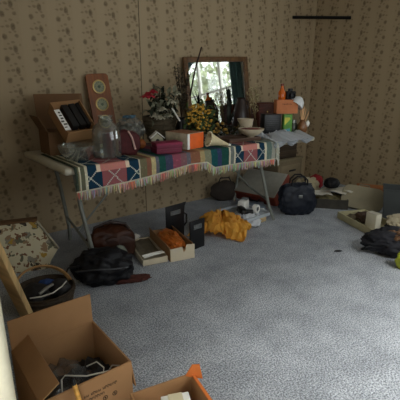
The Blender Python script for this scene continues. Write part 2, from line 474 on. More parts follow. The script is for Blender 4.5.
# fringe: one part, hundreds of knotted strands
fr = MB(); cols = []
fcol = [(235, 190, 150), (240, 150, 125), (215, 205, 180), (190, 190, 172), (240, 205, 165)]
x = XL+.004
while x < XR:
    n0 = len(fr.bm.faces)
    zz = CZ-drop(x); L = .045+.022*rnd.random(); j = rnd.uniform(-.012, .012)
    y = CY-.016+.010*noise.noise(Vector((x*5, DROP*4, 3)))
    fr.tube([(x, y, zz+.004), (x+j*.5, y-.003, zz-L*.5), (x+j, y+rnd.uniform(-.006, .006), zz-L)], 0.0042, 4, r2=.0028)
    bc = cloth_col(x, .1); base = fcol[int((noise.noise(Vector((x*4.2, 5, 0)))+1)*2.4) % 5]
    base = tuple((p*.9+q*.1)*rnd.uniform(.75, 1.1) for p, q in zip(base, bc)); cols += [base]*(len(fr.bm.faces)-n0)
    x += .0085
for k in range(26):          # tassels of the throw's right end
    n0 = len(fr.bm.faces); z0 = CZ-.006*k; y0 = CY-.020; j = rnd.uniform(-.01, .02)
    fr.tube([(XR, y0, z0), (XR+.022+j*.4, y0-.004, z0-.02), (XR+.03+j, y0-.002, z0-.065-.02*rnd.random())], .0042, 4, r2=.003)
    cols += [rnd.choice([(206, 204, 190), (170, 176, 168), (190, 182, 160)])]*(len(fr.bm.faces)-n0)
fo = fr.build('fringe', bpy.data.materials['woven_throw'], o, kind='stuff', smooth=False)
fa = fo.data.color_attributes.new('yarn', 'BYTE_COLOR', 'CORNER')
for p, c in zip(fo.data.polygons, cols):
    for li in p.loop_indices: fa.data[li].color = lin(tuple(min(255, v) for v in c))
br = MB(); n0 = 0
br.tube([(XL+(XR-XL)*k/80, CY-.019+.010*noise.noise(Vector(((XL+(XR-XL)*k/80)*5, DROP*4, 3))), CZ-drop(XL+(XR-XL)*k/80)) for k in range(81)], .0045, 6)
br.build('edge_braid', mat('ivory_braid', (190, 184, 162), .9), o)
TC = CZ+.004      # surface of the cloth

# ------------------------------------------------------------------ helpers for common things
def open_carton(name, label, loc, rz, w, d, h, flaps=(), m=None, mi=None, th=.006, rot=None):
    'flaps: list of (side, length, angle from vertical outward)'
    t = thing(name, label, 'box', loc, rz, rot)
    m = m or card
    b = MB()
    b.box((0, 0, th/2), (w, d, th))
    b.box((0, d/2-th/2, h/2), (w, th, h)); b.box((0, -d/2+th/2, h/2), (w, th, h))
    b.box((w/2-th/2, 0, h/2), (th, d-2*th, h)); b.box((-w/2+th/2, 0, h/2), (th, d-2*th, h))
    b.build('carton_body', m, t, smooth=False)
    for side, L, ang in flaps:
        f = MB()
        if side in ('back', 'front'):
            f.box((0, 0, L/2), (w-.004, th*.8, L)); sgn = -1 if side == 'back' else 1
            f.build('flap', m, t, (0, (d/2-th/2)*-sgn, h+.001), (sgn*ang, 0, 0), smooth=False)
        else:
            f.box((0, 0, L/2), (th*.8, d-.004, L)); sgn = 1 if side == 'right' else -1
            f.build('flap', m, t, ((w/2-th/2)*sgn, 0, h+.001), (0, sgn*ang, 0), smooth=False)
    return t

# ------------------------------------------------------------------ things on the table
# big carton against the wall
x0, x1 = .93, 1.30
t = open_carton('cardboard_carton', 'large open brown cardboard carton at the left end of the table against the wall', ((x0+x1)/2, 2.985, TZ+.001), R(-4), x1-x0, .27, .17,
                [('back', .26, R(14)), ('left', .12, R(28))], card_d)
# shallow tray tipped forward inside it
t = thing('tipped_box', 'small open brown box tipped forward on the big carton, dark books inside', 'box', (1.10, 2.74, TZ+.115), rot=(R(42), R(-4), R(4)))
b = MB(); w, d, h, th = .22, .29, .10, .006
b.box((0, d/2, th/2), (w, d, th))
b.box((0, th/2, h/2), (w, th, h)); b.box((0, d-th/2, h/2), (w, th, h))
for s_ in (-1, 1): b.box((s_*(w/2-th/2), d/2, h/2), (th, d, h))
b.build('tray_body', card, t, smooth=False)
lb = MB(); lb.box((-w/2+.012, .12, h+.003), (.038, .19, .004)); lb.build('paper_strip', white_pa, t, smooth=False, label='printed white paper strip along the box edge')
pm = mat('print_ink', (70, 62, 54), .8, .3, 60)
lb = MB()
for k in range(6): lb.box((-w/2+.012+rnd.uniform(-.006, .006), .05+k*.027, h+.0055), (rnd.uniform(.012, .026), rnd.uniform(.006, .018), .001))
lb.build('printing', pm, t, smooth=False)
for k in range(3):
    tag(MB().box((1.075+.055*k, 2.85, TZ+.275+.004*k), (.048, .22, .05), (R(42), R(-4), R(4)), .004).build('book', mat('dark_book_cover', (28, 26, 26), .6, .2, 20)),
        ['dark book in the tipped box, nearest the paper strip', 'dark book in the middle of the tipped box', 'dark book in the tipped box, nearest the wooden weather plaque'][k], 'book', 'books in the tipped box')
# glass bowls in front
t = tag(MB().lathe([(.045, .002), (.05, .0), (.075, .02), (.112, .075), (.122, .115), (.119, .116), (.108, .076), (.07, .026), (.0, .012)], 40, (1.00, 2.56, TZ+.001)).build('glass_bowl', glass), 'large clear glass bowl in front of the brown carton at table end', 'bowl')
t = tag(MB().lathe([(.03, .0), (.034, .0), (.052, .02), (.078, .06), (.082, .085), (.079, .085), (.07, .06), (.045, .022), (.0, .01)], 36, (1.075, 2.72, TZ+.001)).build('glass_dish', glass), 'smaller clear glass dish between the large bowl and the tall jar', 'bowl')
# tall jar
jx = xat(106, 2.58, .8)
t = thing('glass_jar', 'tall clear glass jug with narrow neck on the navy cloth panel', 'jar', (jx, 2.56, TC))
MB().lathe([(.0, .002), (.092, .0), (.1, .008), (.1, .12), (.096, .18), (.08, .215), (.05, .238), (.043, .265), (.05, .282), (.047, .284), (.038, .265), (.045, .238), (.075, .212), (.091, .178), (.095, .12), (.095, .014), (.0, .01)], 40).build('jar_body', glass, t)
MB().lathe([(.044, .246), (.05, .248), (.05, .256), (.044, .258)], 30).build('neck_ring', glass, t)
# weather plaque leaning on the wall
t = thing('weather_plaque', 'long wooden weather station plaque with round brass-rimmed dials leaning on the wallpaper', 'barometer', (1.535, 3.205, TC-.004), rot=(R(-9), R(-3), 0))
poly = [(-.10, .0), (.10, .0), (.10, .56), (.085, .575), (.06, .578), (-.06, .578), (-.085, .575), (-.10, .56)]
MB().prism(poly, .022).build('board', wood('varnished_wood', (120, 66, 20), .5, 4, (12, 12, 1)), t, smooth=False)
dial = mat('pale_dial', (126, 126, 96), .4, .25, 60)
for z in (.47, .325, .18):
    b = MB(); b.lathe([(.057, 0), (.057, .010), (.048, .014), (.046, .008), (.046, 0)], 32, (0, -.010, z), (PI/2, 0, 0)); dl = b.build('dial_rim', brass, t)
    MB().lathe([(0, .006), (.046, .006), (.046, .0), (0, 0)], 32, (0, -.011, z), (PI/2, 0, 0)).build('dial_face', dial, dl)
    b = MB()
    for k in range(12):
        a = k*PI/6; b.box((.036*math.sin(a), -.0182, z+.036*math.cos(a)), (.004, .001, .009), (0, a, 0))
    b.box((.008, -.0185, z+.006), (.003, .001, .04), (0, R(50), 0)); b.box((0, -.0182, z), (.022, .001, .022), (0, R(45), 0))
    b.build('dial_marks', mat('dial_ink', (60, 74, 50), .6), dl, smooth=False)
# red purse standing
px_ = at(131, 156, TC)
t = thing('red_pouch', 'dark red cloth pouch with pale zip standing beside the tall glass jug', 'pouch', (px_.x, 2.56, TC), rot=(R(-12), R(8), R(-20)))
MB().blob((0, 0, .085), (.095, .035, .088), 3, .12, 2.2, 4, power=3.2, flat=None).build('pouch_body', mat('dark_red_cloth', (70, 22, 24), .8, .25, 30), t)
MB().tube([(.0, -.04, .165), (.03, -.043, .12), (.045, -.045, .075), (.058, -.042, .04)], .010, 6, r2=.014, flat=.6).build('zip', mat('pale_pink_cloth', (196, 160, 150), .8), t)
t = tag(MB().box((px_.x-.03, 2.66, TC+.075), (.15, .10, .15), (0, 0, R(10)), .006).build('book', mat('maroon_cover', (92, 34, 34), .6, .2, 12)), 'thick maroon covered book standing behind the dark red pouch', 'book')
# clear bag with blue print
t = thing('clear_bag', 'crumpled clear plastic bag with pale blue print behind the red pouch', 'bag', (1.60, 2.93, TC))
MB().blob((0, 0, .11), (.12, .09, .115), 11, .28, 3, 4, flat=None, rid=.14).build('bag_film', plastic, t)
MB().blob((0, 0, .09), (.11, .07, .085), 12, .25, 3, 4).build('bag_contents', mat('grey_green_wrap', (92, 92, 80), .7, .35, 30), t)
MB().sheet(lambda u, v: Vector((-.06+.11*u, -.03+.05*v+.01*math.sin(u*9), .232+.012*math.sin(u*7+v*5))), 14, 8, .002).build('blue_print', mat('pale_blue_print', (110, 150, 172), .6, .35, 50), t)
# orange gourd, birdhouse, red boxes
t = thing('orange_gourd', 'small orange brown gourd beside the white birdhouse', 'gourd', (xat(141, 2.74, .8), 2.74, TC))
MB().lathe([(0, 0), (.022, .002), (.038, .022), (.038, .045), (.022, .066), (.008, .072), (0, .072)], 20).build('gourd_body', mat('orange_brown', (160, 92, 44), .5, .25, 20), t)
MB().tube([(0, 0, .07), (.004, 0, .082), (.012, 0, .09)], .005, 6).build('stem', dry_tan, t)
t = thing('birdhouse', 'tiny white birdhouse with pale gable roof behind the magenta boxes', 'birdhouse', (xat(157, 2.72, .8), 2.72, TC+.0), R(-25))
MB().prism([(-.045, 0), (.045, 0), (.045, .07), (0, .108), (-.045, .07)], .08).build('house_body', mat('house_paint', (178, 172, 146), .7, .1, 30), t, smooth=False)
for s_ in (-1, 1): MB().box((s_*.028, 0, .098), (.078, .10, .007), (0, s_*R(40), 0)).build('roof_panel', white_pa, t, smooth=False)
MB().lathe([(0, .004), (.015, .004), (.015, 0), (0, 0)], 16, (0, -.041, .055), (PI/2, 0, 0)).build('entrance_hole', dark_in, t)
mag = mat('magenta_board', (128, 26, 62), .55, .12, 20); mag2 = mat('plum_board', (104, 24, 50), .55, .12, 20)
for k in range(2):
    t = thing('gift_box', ['lower flat plum gift box on the striped cloth edge', 'upper flat magenta gift box stacked on the plum one'][k], 'box', (1.645+.006*k, 2.47, TC+.038*k), R(-12-3*k), group='flat magenta gift boxes')
    MB().box((0, 0, .012), (.195, .13, .024), bev=.002).build('box_base', mag2, t)
    MB().box((0, 0, .029), (.202, .137, .018), bev=.003).build('lid', [mag2, mag][k], t)
# box with an orange end
t = thing('orange_end_box', 'long pale box with bright orange end panel beside the magenta boxes', 'box', (1.90, 2.54, TC), R(10))
MB().box((0, .04, .061), (.185, .24, .122), bev=.002).build('box_body', mat('pale_print_board', (176, 164, 140), .7, .22, 22), t)
MB().box((.012, -.0815, .061), (.155, .004, .118)).build('end_panel', mat('orange_board', (225, 98, 30), .6, .12, 14), t, smooth=False)
MB().box((-.081, -.0815, .061), (.024, .004, .118)).build('cream_strip', white_pa, t, smooth=False)
MB().box((0, .04, .1235), (.18, .235, .002)).build('top_print', mat('terracotta_print', (150, 104, 76), .7, .35, 24), t, smooth=False)
# cream cone-shaped horn
hx = xat(204, 2.50, .8)
t = thing('cream_horn', 'cream cone-shaped horn lying on its side beside the orange box end', 'ornament', (hx+.02, 2.47, TC+.062), rot=(0, R(90+17), R(-16)))
MB().lathe([(.070, 0), (.074, .004), (.066, .02), (.05, .07), (.034, .12), (.022, .17), (.014, .21), (.006, .232), (0, .234), (0, .225), (.018, .17), (.03, .12), (.046, .07), (.062, .02), (.068, .004)], 32, sc=(.8, .8, .85)).build('horn_body', mat('cream_shell', (205, 190, 152), .6, .12, 25), t)
b = MB()
for k in range(18):
    a = k*2*PI/18; b.blob((.058*math.cos(a), .058*math.sin(a), .002), (.008, .008, .008), k, 0, 1, 1)
b.build('beaded_rim', mat('cream_bead', (226, 214, 182), .5), t)
MB().blob((0, 0, .199), (.012, .012, .012), 2, .1, 1, 2).build('tip_knob', white_pa, t)
# shallow wooden tray
t = thing('wooden_tray', 'dark brown wooden tray lying between the cream horn and the footed bowl', 'tray', (2.50, 2.62, TC), R(-4))
MB().box((0, 0, .008), (.36, .26, .016), bev=.003).build('tray_base', wood('brown_tray_wood', (92, 66, 50), .5, 4), t)
b = MB()
for s_ in (-1, 1): b.box((s_*.175, 0, .02), (.012, .26, .022), bev=.003); b.box((0, s_*.125, .02), (.36, .012, .022), bev=.003)
b.build('rim', wood('tray_rim_wood', (78, 54, 40), .5, 4), t)
# dried leaf garland along the tray
t = thing('leaf_garland', 'trailing garland of dark leaves with yellow brown dry blossoms behind the wooden tray', 'garland', (2.45, 2.83, TC))
b = MB(); b2 = MB(); b3 = MB(); q = random.Random(21)
spine = [Vector((-.32+.66*i/14, .05*math.sin(i*.9), .05+.025*math.sin(i*1.7))) for i in range(15)]
b3.tube(spine, .006, 6)
for k in range(150):
    p = spine[q.randrange(15)]; d = Vector((q.gauss(0, 1), q.gauss(0, 1), q.gauss(.3, .8))).normalized()*q.uniform(.05, .10)
    if p.z+d.z < .008: d.z = .008-p.z
    b.leaf(p, p+d, .028, .2)
for k in range(34):
    p = spine[q.randrange(15)]+Vector((q.gauss(0, .04), q.gauss(-.02, .04), q.uniform(.0, .06)))
    b2.blob(p, (.017, .017, .014), k, .4, 3, 2)
b3.build('vine', mat('brown_vine', (70, 52, 34), .9), t); b.build('leaves', leaf_dk, t); b2.build('dry_blossoms', mat('dry_mustard', (142, 108, 46), .85, .4, 40), t)

# bouquet in a dark basket
bx = xat(160, 2.98, .85)
t = thing('flower_basket', 'dark woven basket with red and white flowers left of the mirror', 'flower basket', (bx, 2.98, TC))
b = MB(); b.lathe([(.0, .004), (.10, 0), (.125, .08), (.15, .215), (.144, .218), (.118, .08), (.09, .012), (0, .012)], 32)
for z in (.02, .06, .10, .14, .18): b.lathe([(.106+z*.22, z), (.115+z*.22, z+.012), (.106+z*.22, z+.024)], 32)
b.build('basket_bowl', mat('dark_wicker', (74, 64, 46), .8, .35, 60, .3), t)
b = MB(); bs = MB(); bd = MB(); q = random.Random(5)
def P3(px, py, y): return aty(px, py, y) - Vector((bx, 2.98, TC))
for k in range(150):
    p = P3(q.uniform(150, 176), q.uniform(92, 120), 2.9+q.uniform(-.09, .09)); d = Vector((q.gauss(0, 1), q.gauss(0, .8), q.gauss(.1, .7))).normalized()*q.uniform(.06, .11)
    (bd if q.random() < .55 else b).leaf(p, p+d, .035, .2)
for k in range(26):
    p = P3(q.uniform(152, 178), q.uniform(90, 118), 2.9+q.uniform(-.09, .09)); bs.tube([(q.uniform(-.06, .06), q.uniform(-.05, .05), .08), p*.6, p], .003, 4)
bs.build('stems', leaf_dk, t); b.build('pale_leaves', mat('pale_sage_leaves', (128, 130, 108), .8, .3, 30), t); bd.build('dark_leaves', leaf_dk, t)
def flower(parent, c, r, m, seed, name='blossom'):
    b = MB(); q = random.Random(seed)
    for ring, (n, rr, up) in enumerate(((5, .35, 1.0), (7, .7, .6), (9, 1.0, .1))):
        for k in range(n):
            a = 2*PI*k/n+ring*.4; d = Vector((math.cos(a)*rr, math.sin(a)*rr, up*.8))*r
            b.leaf(Vector(c), Vector(c)+d, r*.75, .35)
    return b.build(name, m, parent)
redp = mat('crimson_petals', (168, 34, 50), .7, .25, 30); whp = mat('ivory_petals', (196, 190, 168), .8, .12, 30)
flower(t, P3(148, 99, 2.80), .07, redp, 1); flower(t, P3(153, 94, 2.86), .05, redp, 2)
for k, (a_, b_) in enumerate(((163, 112), (171, 104), (176, 96), (160, 120), (155, 118), (168, 118))): flower(t, P3(a_, b_, 2.84+.02*(k % 3)), .055, whp, 10+k)
MB().tube([P3(172, 108, 2.8), P3(180, 121, 2.72)], .007, 6).build('pale_stem', white_pa, t)
# tall dried dark plume bunch
vx = xat(182, 3.02, .85)
t = thing('dried_plume_vase', 'tall bunch of dark dried plumes in a dark vase at the mirror left edge', 'dried flowers', (vx, 3.03, TC))
MB().lathe([(0, .002), (.045, 0), (.06, .04), (.055, .11), (.035, .17), (.042, .19), (.037, .19), (.03, .17), (0, .16)], 24).build('vase', mat('dark_glaze', (34, 30, 28), .3, .2, 20), t)
b = MB(); bs = MB(); bt = MB(); q = random.Random(9)
def Q3(px, py, y): return aty(px, py, y) - Vector((vx, 3.03, TC))
for k in range(16):
    tip = Q3(q.uniform(173, 191), q.uniform(64, 100), 3.03+q.uniform(-.06, .06)); base = Vector((0, 0, .18))
    pts = [base.lerp(tip, f)+Vector((0, 0, .03*math.sin(PI*f))) for f in (0, .3, .6, 1)]
    bs.tube(pts, .003, 4)
    for j in range(34):
        f = .25+.75*j/34; p = base.lerp(tip, f)+Vector((0, 0, .03*math.sin(PI*f))); d = Vector((q.gauss(0, .7), q.gauss(0, .6), q.gauss(.35, .5))).normalized()*.045*(1.15-f*.6)
        (bt if q.random() < .3 else b).leaf(p, p+d, .016, .15)
bs.build('stems', mat('brown_vine', (70, 52, 34), .9), t); b.build('dark_plumes', mat('dark_plume', (56, 50, 38), .9, .35, 30), t); bt.build('tan_plumes', mat('tan_plume', (104, 94, 68), .9, .3, 30), t)
MB().tube([Q3(190, 96, 2.98), Q3(195, 70, 2.99), Q3(201.5, 47, 3.0)], .0085, 6, r2=.006).build('twig', mat('dark_twig', (44, 26, 20), .8), t, label='long bare dark twig sticking up across the mirror corner')
# yellow flowers
yx = xat(198, 2.74, .85)
t = thing('yellow_flower_pot', 'bushy yellow dried flowers with green leaves in front of the mirror left side', 'flower arrangement', (yx, 2.74, TC))
MB().lathe([(0, .002), (.04, 0), (.055, .05), (.06, .1), (.055, .1), (.05, .05), (0, .04)], 20, sc=(1, 1, .8)).build('pot', mat('dark_pot', (40, 34, 28), .6), t)
b = MB(); by = MB(); q = random.Random(14)
for k in range(240):
    p = aty(q.triangular(182, 217, 199), q.triangular(102, 137, 124), 2.74+q.uniform(-.08, .08))-Vector((yx, 2.74, TC)); p.z = max(p.z, .05)
    d = Vector((q.gauss(0, 1), q.gauss(0, .8), q.gauss(.3, .8))).normalized()*q.uniform(.05, .085)
    b.leaf(p-d*.3, p+d*.7, .028, .2)
for k in range(130):
    p = aty(q.triangular(184, 214, 199), q.triangular(103, 134, 112), 2.70+q.uniform(-.09, .05))-Vector((yx, 2.74, TC)); p.z = max(p.z, .05)
    by.blob(p, (.0125, .0125, .009), k, .4, 3, 2)
b.build('leaves', leaf_gr, t); by.build('blossoms', mat('mustard_blossom', (176, 136, 48), .8, .35, 40), t)
b = MB()
for k in range(12):
    a = q.uniform(0, 2*PI); b.tube([(0, 0, .05), (.04*math.cos(a), .04*math.sin(a), .14), (.09*math.cos(a), .06*math.sin(a), .22)], .003, 4)
b.build('stems', leaf_dk, t)

# mirror leaning on the wall
t = thing('mirror', 'wood framed mirror leaning on the back wall, reflecting the bright window', 'mirror', (2.86, 3.215, TC-.004), rot=(R(-5.5), R(-2.2), R(0)))
mw, mh, fw = .86, .755, .05
fm = wood('brown_frame_wood', (104, 74, 46), .45, 4, (6, 6, 6))
b = MB()
for s_ in (-1, 1): b.box((s_*(mw/2-fw/2), 0, mh/2), (fw, .03, mh), bev=.006)
b.box((0, 0, fw/2), (mw-2*fw, .03, fw), bev=.006); b.box((0, 0, mh-fw/2), (mw-2*fw, .03, fw), bev=.006)
b.build('frame', fm, t)
mg = bpy.data.materials.new('mirror_silver'); mg.use_nodes = True
pb = mg.node_tree.nodes['Principled BSDF']; pb.inputs['Metallic'].default_value = 1; pb.inputs['Roughness'].default_value = .03; pb.inputs['Base Color'].default_value = (.82, .84, .83, 1)
MB().box((0, .004, mh/2), (mw-2*fw+.004, .006, mh-2*fw+.004)).build('mirror_glass', mg, t, smooth=False)
MB().box((0, .012, mh/2), (mw-.04, .004, mh-.04)).build('backing', dark_in, t, smooth=False)

# dark potted fern in front of the mirror
fx = xat(229, 3.0, .95)
t = thing('dark_fern', 'small dark spiky plant silhouetted against the mirror window', 'plant', (fx, 3.0, TC))
MB().lathe([(0, .002), (.035, 0), (.045, .08), (.04, .08), (0, .07)], 18).build('pot', mat('dark_pot', (40, 34, 28), .6), t)
b = MB(); q = random.Random(31)
for k in range(34):
    tip = aty(229+q.gauss(0, 2.6), q.uniform(84, 112), 3.0+q.uniform(-.04, .04))-Vector((fx, 3.0, TC))
    b.leaf((q.uniform(-.015, .015), 0, .07+q.random()*.12), tip, .03, .08)
b.build('leaves', mat('blackish_leaves', (30, 34, 24), .7, .3, 30), t)
# tall dark vase
gx = xat(241.5, 2.98, .95)
t = thing('dark_vase', 'tall dark brown pear-shaped vase at the mirror right edge', 'vase', (gx, 2.99, TC))
MB().lathe([(0, .002), (.075, 0), (.088, .03), (.092, .1), (.082, .2), (.062, .27), (.045, .31), (.04, .335), (.05, .35), (.045, .35), (.034, .33), (.03, .3), (0, .29)], 28).build('vase_body', mat('dark_brown_glaze', (44, 32, 28), .35, .3, 20), t)
MB().tube([(.045, 0, .32), (.09, 0, .31), (.1, 0, .26), (.08, 0, .2)], .009, 8).build('handle', mat('dark_brown_glaze', (44, 32, 28)), t)
# pale dried flowers
dx = xat(254, 2.98, .95)
t = thing('pale_dried_flowers', 'pale dried flower stems in small vase right of the dark vase', 'dried flowers', (dx+.03, 2.98, TC))
MB().lathe([(0, .002), (.03, 0), (.04, .05), (.025, .1), (.03, .12), (.026, .12), (.02, .1), (0, .09)], 18).build('vase', mat('tan_glaze', (120, 96, 70), .4), t)
b = MB(); bs = MB(); q = random.Random(17)
for k in range(24):
    tip = aty(q.uniform(249, 260), q.uniform(86, 108), 2.98+q.uniform(-.05, .05))-Vector((dx+.03, 2.98, TC))
    bs.tube([(0, 0, .1), tip*.55+Vector((0, 0, .05)), tip], .0028, 4)
    for j in range(9):
        p = tip+Vector((q.gauss(0, .012), q.gauss(0, .012), q.gauss(-.02, .025))); d = Vector((q.gauss(0, 1), q.gauss(0, 1), q.gauss(.3, 1))).normalized()*.028
        b.leaf(p, p+d, .014, .2)
bs.build('stems', dry_tan, t); b.build('straw_tufts', mat('pale_straw', (184, 172, 132), .85, .2, 40), t)
# ceramic mug
cm = mat('cream_ceramic', (190, 176, 150), .35, .08, 20)
mx_ = xat(246, 2.76, .85)
t = thing('ceramic_mug', 'cream ceramic planter cup with brown sprig behind the footed bowl', 'cup', (mx_, 2.77, TC))
t.scale = (1.2, 1.2, 1.1)
MB().lathe([(0, .002), (.046, 0), (.052, .02), (.06, .12), (.066, .15), (.06, .15), (.054, .12), (.046, .02), (0, .016)], 28).build('cup_body', cm, t)
MB().lathe([(0, .135), (.054, .135), (.054, .125), (0, .125)], 24).build('soil', dark_in, t)
b = MB()
for k in range(5):
    a = R(-150+k*28); b.leaf((.056*math.cos(a), .056*math.sin(a), .06), (.06*math.cos(a+.1), .06*math.sin(a+.1), .095), .016, .02)
b.build('sprig_print', mat('brown_print', (110, 78, 56), .6), t)
# footed bowl
wx_ = xat(252.5, 2.54, .78)
t = thing('footed_bowl', 'shallow cream footed bowl with reddish fill at the right of the cloth', 'bowl', (wx_, 2.56, TC))
MB().lathe([(0, .002), (.055, 0), (.052, .012), (.03, .02), (.03, .03), (.075, .05), (.112, .082), (.118, .098), (.113, .1), (.104, .085), (.07, .056), (0, .05)], 36).build('bowl_body', mat('ivory_ceramic', (205, 192, 166), .35, .06, 20), t)
MB().blob((0, 0, .088), (.102, .102, .016), 4, .2, 6, 4).build('fill', mat('reddish_potpourri', (118, 62, 52), .85, .45, 60), t)
# white figurines
def figurine(px, py, y, h, label):
    p = Vector((xat(px, y, TC+.02), y, TC))
    t = thing('figurine', label, 'figurine', p, group='small white figurines')
    MB().lathe([(0, 0), (.02, 0), (.018, .01), (.014, .03), (.016, h*.5), (.012, h*.66), (.007, h*.72), (.012, h*.82), (.012, h*.92), (0, h)], 16).build('body', mat('white_porcelain', (214, 208, 196), .3), t)
    for s_ in (-1, 1): MB().leaf((s_*.008, .008, h*.62), (s_*.04, .014, h*.8), .026, .1).build('wing', mat('white_porcelain', (214, 208, 196)), t)
figurine(257, 130, 2.74, .075, 'small white porcelain figurine behind the right rim of the footed bowl')
figurine(266.5, 130, 2.80, .085, 'small white porcelain figurine between the footed bowl and the black radio box')
# reddish wooden box standing
rx0, rx1 = xat(255, 2.99, 1), xat(271, 2.99, 1)
t = thing('red_brown_box', 'dark reddish-brown wooden box standing behind the white figurines', 'box', ((rx0+rx1)/2, 2.99, TC))
MB().box((0, 0, .14), (rx1-rx0, .12, .28), bev=.004).build('box_body', wood('red_brown_wood', (84, 38, 28), .5, 4, (4, 4, 14)), t)
MB().box((0, 0, .287), (rx1-rx0+.014, .134, .014), bev=.003).build('lid', wood('red_brown_lid', (92, 46, 34), .5, 4), t)
MB().lathe([(0, 0), (.008, 0), (.009, .008), (0, .012)], 12, (0, -.06, .2), (PI/2, 0, 0)).build('knob', brass, t)
# black radio-like box
kx0, kx1 = xat(269, 2.62, .85), xat(281.5, 2.62, .85)
t = thing('black_box', 'black box under the terracotta carton at right of the table', 'box', ((kx0+kx1)/2+.02, 2.70, TC), R(-28))
MB().box((0, 0, .1), (kx1-kx0-.01, .13, .2), bev=.004).build('box_body', black_pl, t)
b = MB()
for k in range(6): b.box((0, -.0665, .06+k*.018), ((kx1-kx0)*.7, .003, .005))
b.build('grille', mat('charcoal_grille', (52, 52, 54), .5), t, smooth=False)
# green packet
gx0, gx1 = xat(282, 2.62, .85), xat(289.5, 2.62, .85)
t = thing('green_packet', 'bright green and yellow packet standing beside the black box', 'packet', ((gx0+gx1)/2+.015, 2.62, TC), R(-28))
gw = (gx1-gx0)*.75
MB().box((0, 0, .097), (gw, .06, .194), bev=.003).build('packet_body', mat('leaf_green_board', (96, 156, 62), .5, .25, 16), t)
MB().prism([(-gw/2+.006, .09), (gw/2-.02, .15), (gw/2-.03, .165), (-gw/2+.006, .165)], .003, Matrix.Translation((0, -.031, 0))).build('yellow_print', mat('lemon_print', (206, 200, 70), .5), t, smooth=False)
MB().prism([(-gw/2+.006, .008), (gw/2-.01, .008), (gw/2-.02, .06), (-gw/2+.006, .05)], .003, Matrix.Translation((0, -.031, 0))).build('blue_print', mat('sky_print', (84, 150, 168), .5), t, smooth=False)
# small jar behind the packet
t = thing('lidded_jar', 'small dark lidded jar between the green packet and the reed diffuser', 'jar', (xat(293, 2.66, .8), 2.66, TC))
MB().lathe([(0, 0), (.036, 0), (.04, .02), (.04, .09), (.03, .105), (0, .105)], 20).build('jar_body', mat('grey_green_glass', (74, 78, 66), .25), t)
MB().lathe([(.034, .1), (.034, .13), (0, .132)], 20).build('lid', steel, t)
# terracotta carton on top of the black box
c0, c1 = xat(273, 2.61, .98), xat(296, 2.61, .98)
t = thing('terracotta_carton', 'orange-brown carton lying on top of the black box and green packet', 'box', ((c0+c1)/2+.065, 2.655, TC+.202), R(-32))
cw = .215
MB().box((0, 0, .066), (cw, .10, .132), bev=.002).build('carton_body', mat('terracotta_board', (198, 122, 78), .75, .12, 14), t)
b = MB(); q = random.Random(2); x = -.05
while x < .05:
    w_ = q.uniform(.004, .008); b.box((x, -.0505, .090+q.uniform(-.002, .002)), (w_, .001, q.uniform(.006, .012))); x += w_+.004
b.build('lettering', mat('brown_ink', (104, 50, 30), .7), t, smooth=False)
TB = TC+.202+.133
# amber bottle, black camera, white bowl on the carton
t = thing('amber_bottle', 'glowing orange amber glass bottle on top of the terracotta carton', 'bottle', ((c0+c1)/2+.025, 2.68, TB))
MB().lathe([(0, .002), (.033, 0), (.037, .01), (.037, .065), (.02, .095), (.014, .11), (.014, .13), (0, .13)], 24).build('bottle_body', mat('amber_glass', (206, 96, 20), .15, .2, 20, spec=.6), t)
MB().lathe([(.017, .128), (.017, .15), (0, .152)], 18).build('cap', mat('amber_cap', (120, 52, 20), .4), t)
t = thing('black_camera', 'small black camera between the amber bottle and the white bowl', 'camera', ((c0+c1)/2+.095, 2.635, TB), R(-15))
MB().box((0, 0, .04), (.105, .05, .08), bev=.008, seg=3).build('camera_body', black_cl, t)
MB().lathe([(.028, 0), (.03, .03), (.022, .034), (.02, .02), (0, .02)], 20, (0, -.024, .04), (PI/2, 0, 0)).build('lens', black_pl, t)
MB().box((0, 0, .092), (.04, .036, .026), bev=.006).build('viewfinder', black_pl, t)
t = thing('white_bowl', 'white bowl tipped upside down at the right end of the terracotta carton', 'bowl', ((c0+c1)/2+.17, 2.59, TB-.02), rot=(0, R(38), R(-15)))
MB().lathe([(.070, -.047), (.075, -.048), (.071, -.017), (.056, .017), (.034, .037), (.025, .039), (.024, .046), (.017, .046), (0, .039), (0, .034), (.03, .03), (.051, .012), (.066, -.019)], 32).build('bowl_body', mat('white_glaze', (222, 224, 224), .3, .04, 20), t)
# reed diffuser
vx2 = xat(302, 2.60, .8)
t = thing('reed_diffuser', 'brown glass diffuser jar with thin wooden reeds at the right table end', 'diffuser', (vx2-.04, 2.57, TC+.012))
MB().lathe([(0, .002), (.042, 0), (.05, .015), (.05, .07), (.03, .1), (.022, .115), (.026, .125), (.02, .125), (.018, .11), (0, .1)], 24).build('jar_body', mat('brown_glass', (128, 84, 52), .2, .25, 25, spec=.6), t)
MB().blob((.03, -.045, .085), (.022, .012, .03), 5, .25, 3, 3).build('label_tag', white_pa, t)
for a_, b_ in ((-.04, .22), (-.015, .26), (.015, .25), (.05, .23), (.10, .2), (.0, .23)):
    MB().tube([(a_*.1, 0, .06), (a_*1.0, .01*b_, b_)], .005, 6).build('reed', mat('reed_wood', (215, 170, 125), .8), t)
